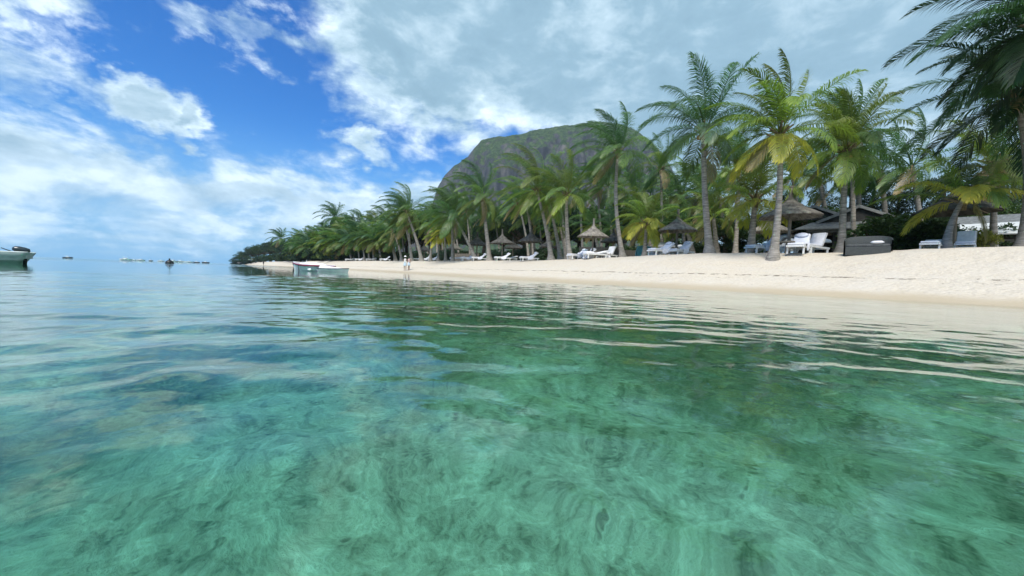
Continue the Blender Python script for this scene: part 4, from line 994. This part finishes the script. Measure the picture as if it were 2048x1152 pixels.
def skiff():
    b = at(64, 525, 17.5)+Vector((math.cos(R(222)), math.sin(R(222)), 0))*2.3; b.z = 0.0
    root = empty('skiff', b, R(222)); tag(root, 'pale green open skiff with black outboard motor moored off the beach', 'boat')
    mb, rim = hull_mesh(4.6, 1.5, .54, rake=.42); h = mb.build('hull', M_HULLG, root, True); h.modifiers.new('s', 'SOLIDIFY').thickness = .03
    gunwale(rim, .035, M_HULL, root)
    deck_mesh(rim, .38).build('floor', M_HULLG, root)
    for x in (-1.2, .2, 1.3):
        mb = MB(); mb.box((x, 0, .34), (.28, 1.38 if x < 1 else 1.1, .05)); mb.build('bench', M_HULL, root, bevel=.01)
    mb = MB(); mb.box((-2.20, 0, .40), (.06, 1.1, .30)); mb.build('transom', M_HULLG, root)
    mb = MB(); mb.box((-1.72, -.71, .38), (.36, .05, .085)); mb.build('name_plate', M_BLACK, root)
    mb = MB(); mb.tube([(-1.7, -.62, .05), (-1.5, -.62, .05)], [.05, .05], 8); mb.build('outlet', M_HULL, root)
    outboard(root, (-1.98, 0, .40), .72, R(-4))
    return root
skiff()
def speedboat():
    b = at(622, 541.5, 27.5); b.z = 0
    root = empty('motorboat', b, R(160)); tag(root, 'white motorboat with maroon stripe and white cover moored by the beach', 'boat')
    mb, rim = hull_mesh(3.3, 1.5, .40, sheer=.45); mb.build('hull', principled('sea_white_hull', (.74, .78, .76), .35, .08, 2.2), root, True)
    gunwale(rim, .06, M_MAROON, root); gunwale(rim, .03, M_HULL, root, .075, 'rail')
    deck_mesh(rim, .02).build('deck', M_HULL, root)
    mb = MB(); n = 12; vs = []; fs = []
    for i, (x, hw, hz) in enumerate(((-1.1, .48, .03), (-.8, .58, .20), (-.2, .60, .27), (.5, .52, .22), (1.0, .36, .10), (1.3, .2, .02))):
        for k in range(n+1):
            a = math.pi*k/n; vs.append((x, math.cos(a)*hw, .46+max(0, math.sin(a))**.6*hz*.75))
    for i in range(5):
        for k in range(n): fs.append((i*(n+1)+k, (i+1)*(n+1)+k, (i+1)*(n+1)+k+1, i*(n+1)+k+1))
    mb.add(vs, fs); mb.build('cover', M_WHITE, root, True)
    mb = MB(); mb.tube([(.45, 0, .6), (.45, 0, .8)], [.03, .02], 6); mb.build('light_mast', M_HULL, root)
    mb = MB(); mb.tube([(.35, .78, .44), (.36, .70, -.05)], .025, 6); mb.build('mooring_pole', M_BLACK, root)
    mb = MB(); mb.lathe([(.001, -.16), (.08, -.12), (.09, 0), (.08, .12), (.001, .16)], 10); f = mb.build('fender', M_HULL, root, True); f.location = (-.75, .80, .12); f.rotation_euler = (0, R(90), 0)
def dinghy():
    b = at(667, 542.5, 26.0); b.z = 0
    root = empty('dinghy', b, R(8)); tag(root, 'small white dinghy with dark rim and sloping white cover beside the motorboat', 'boat')
    mb, rim = hull_mesh(1.9, 1.0, .25, sheer=.2); mb.build('hull', M_HULL, root, True)
    gunwale(rim, .022, M_BLACK, root); deck_mesh(rim, .02).build('deck', M_HULL, root)
    mb = MB(); vs = [(-.85, -.40, .25), (-.85, .40, .25), (.55, .32, .29), (.55, -.32, .29), (-.78, -.34, .47), (-.78, .34, .47)]
    mb.add(vs, [(0, 3, 4), (1, 5, 2), (4, 3, 2, 5), (0, 4, 5, 1)]); mb.build('cover', M_WHITE, root, bevel=.02)
speedboat(); dinghy()
def far_boat(px, Y, L, label, roof=True, rz=0.0, dark=False, group='boats moored far out'):
    b = at(px, 520, Y); b.z = 0
    root = empty('moored_boat', b, R(rz)); tag(root, label, 'boat', group)
    mb, rim = hull_mesh(L, L*.3, L*.13, n=10, m_=4); mb.build('hull', M_BLACK if dark else M_HULL, root, True); deck_mesh(rim, .02).build('deck', M_HULL, root)
    mb = MB(); mb.box((0, 0, L*.16), (L*.3, L*.2, L*.08)); mb.build('cabin', M_HULL, root, bevel=.05)
    if roof:
        mb = MB(); mb.box((-.05*L, 0, L*.30), (L*.42, L*.26, L*.02)); r_ = mb.build('roof', M_TOWEL, root)
        for sx in (-1, 1):
            for sy in (-1, 1):
                mb = MB(); mb.tube([(-.05*L+sx*L*.19, sy*L*.11, L*.1), (-.05*L+sx*L*.19, sy*L*.11, L*.3)], .04, 5); mb.build('strut', M_HULL, root)
for i, (px, Y, L, rf, rz, dk) in enumerate(((136, 330, 7, True, 10, True), (251, 300, 8.5, True, 185, False), (281, 310, 7, False, 175, False), (301, 320, 5, True, 160, True), (322, 320, 5, True, 190, False), (346, 300, 7, True, 170, False), (361, 320, 6.5, True, 10, False), (378, 330, 6, False, 190, False), (393, 310, 5, True, 180, True), (411, 320, 6.5, False, 175, True), (268, 330, 5, True, 200, False))):
    far_boat(px, Y, L, ['white boat with flat awning on thin posts moored far offshore', 'dark hulled boat with flat awning moored far offshore', 'low white open boat moored far offshore', 'low dark open boat moored far offshore'][(1 if dk else 0)+(0 if rf else 2)], rf, rz, dk)

# ================================================================== people
M_SKIN = principled('brown_skin', (.20, .115, .075), .6, .06, 5); M_CLOTHW = principled('white_cloth', (.78, .78, .78), .85, .05, 6); M_CLOTHB = principled('pale_blue_cloth', (.50, .62, .70), .85, .06, 6); M_CLOTHD = principled('dark_cloth', (.02, .022, .03), .85, .1, 6)
def person(loc, rz, label, top, bottom, hat=None, arms='down', H=1.7, stride=.12):
    root = empty('person', loc, rz, H/1.7); tag(root, label, 'person', None)
    # body: one skinned surface, pelvis first
    pts = [(0, 0, .92), (0, .01, 1.12), (0, .0, 1.36), (0, 0.0, 1.46), (0, -.01, 1.54), (0, -.01, 1.66)]
    rad = [.135, .115, .145, .055, .06, .085]
    ed = [(0, 1), (1, 2), (2, 3), (3, 4), (4, 5)]
    def chain(start, ps, rs):
        prev = start
        for p, r in zip(ps, rs): pts.append(p); rad.append(r); ed.append((prev, len(pts)-1)); prev = len(pts)-1
    for s in (-1, 1):
        f = s*stride
        chain(0, [(s*.10, 0, .84), (s*.10, -f*.5, .48), (s*.10, -f*.2, .10), (s*.10, -f*.2-.02, .035), (s*.105, -f*.2-.17, .025)], [.095, .06, .038, .04, .03])
        if arms == 'camera': ps = [(s*.19, 0, 1.38), (s*.27, -.06, 1.13), (s*.13, -.28, 1.30), (s*.07, -.34, 1.36)]
        elif arms == 'hips': ps = [(s*.19, 0, 1.38), (s*.34, .04, 1.15), (s*.19, -.05, .98), (s*.13, -.08, .96)]
        else: ps = [(s*.19, 0, 1.38), (s*.24, .02, 1.12), (s*.25, -.05, .88), (s*.25, -.07, .78)]
        chain(2, ps, [.06, .043, .032, .035])
    me = bpy.data.meshes.new('body'); me.from_pydata(pts, ed, [])
    o = link('body', me, M_SKIN, root)
    sk = o.modifiers.new('skin', 'SKIN'); sk.use_smooth_shade = True
    if not me.skin_vertices: 
        bpy.context.view_layer.objects.active = o
    sv = me.skin_vertices[0].data if me.skin_vertices else None
    if sv:
        for v, r in zip(sv, rad): v.radius = (r, r*.85)
        sv[0].use_root = True
    ss = o.modifiers.new('sub', 'SUBSURF'); ss.levels = 2; ss.render_levels = 2
    mb = MB(); mb.lathe([(.155, .95), (.15, 1.08), (.165, 1.25), (.185, 1.36), (.12, 1.45), (.07, 1.47)], 14, sy=.72); mb.build('shirt', top, root, True)
    mb = MB(); mb.lathe([(.15, 1.0), (.175, .86), (.20, .62), (.19, .60)], 14, sy=.8); mb.build('shorts', bottom, root, True)
    mb = MB(); mb.lathe([(.09, 1.60), (.108, 1.66), (.10, 1.74), (.05, 1.785), (.001, 1.79)], 12); mb.build('hair', M_BLACK, root, True)
    if hat:
        mb = MB(); mb.lathe([(.22, 1.70), (.125, 1.72), (.12, 1.80), (.06, 1.84), (.001, 1.845)], 14); mb.build('hat', hat, root, True)
    return root
pa = ground(810, 541.3); person(pa, R(10), 'person in white top and white sun hat standing at the water edge', M_CLOTHW, M_CLOTHB, M_CLOTHW, 'camera', 1.68)
pb = ground(815, 541.4)+Vector((.02, .5, 0)); pb.z = tz(pb.x, pb.y); person(pb, R(-30), 'second person in pale shorts close behind the white hatted one', principled('rose_cloth', (.55, .40, .38), .85, .06, 6), M_CLOTHB, None, 'hips', 1.62)
pc = ground(587, 534.5); person(pc, 0, 'person in dark clothes with hands on hips left of the motorboat', M_CLOTHD, M_CLOTHD, None, 'hips', 1.72)
pd_ = ground(527, 531); person(pd_, 0, 'distant person in dark clothes walking on the far sand', M_CLOTHD, M_CLOTHD, None, 'down', 1.75, .25)
pe = stand(552, 150); person(pe, 0, 'distant person in white clothes at the trees of the point', M_CLOTHW, M_CLOTHW, None, 'down', 1.75)
def swimmer():
    b = at(339, 528, 60); b.z = -.02
    root = empty('buoy', b); tag(root, 'dark mooring buoy with a stub on the open lagoon', 'buoy')
    mb = MB(); mb.lathe([(.001, -.5), (.35, -.4), (.55, 0), (.48, .35), (.25, .55), (.10, .6)], 14); mb.build('float', M_BLACK, root, True)
    mb = MB(); mb.lathe([(.10, .58), (.10, .85), (.001, .87)], 10); mb.build('stub', M_BLACK, root, True)
swimmer()
def tarp(px, Y, wd, label, mat):
    root = empty('beach_tent', stand(px, Y), R(-40)); tag(root, label, 'tent', 'tents on the far sand')
    mb = MB(); h = wd*.28
    mb.add([(-wd/2, -wd*.3, h*.6), (wd/2, -wd*.3, h*.6), (wd/2, wd*.3, h*.6), (-wd/2, wd*.3, h*.6), (-wd*.3, 0, h), (wd*.3, 0, h)], [(0, 1, 5, 4), (2, 3, 4, 5), (1, 2, 5), (3, 0, 4)]); mb.build('canopy', mat, root)
    for x in (-1, 1):
        for y in (-1, 1):
            mb = MB(); mb.tube([(x*wd*.48, y*wd*.28, -.1), (x*wd*.48, y*wd*.28, h*.6)], .05, 5); mb.build('pole', M_POST, root)
tarp(509, 205, 9, 'pale green tent on the sand below the wooded point', principled('pale_green_canvas', (.35, .45, .36), .8, .1, 3))
tarp(481, 224, 7, 'white tent at the very tip of the beach', M_WHITE)

# ================================================================== sea air
def haze():
    mb = MB(); mb.box((0, 0, 245), (6100, 6100, 520)); m = bpy.data.materials.new('sea_haze'); m.use_nodes = True; t = NT(m.node_tree); t.n.clear()
    v = t.node('ShaderNodeVolumePrincipled', {'Color': (.62, .82, 1.0, 1), 'Density': .00014, 'Anisotropy': .0}); t.l.new(v.outputs[0], t.node('ShaderNodeOutputMaterial').inputs[1])
    tag(mb.build('haze', m), 'thin pale sea haze over the lagoon and mountain', 'haze', kind='stuff')
haze()
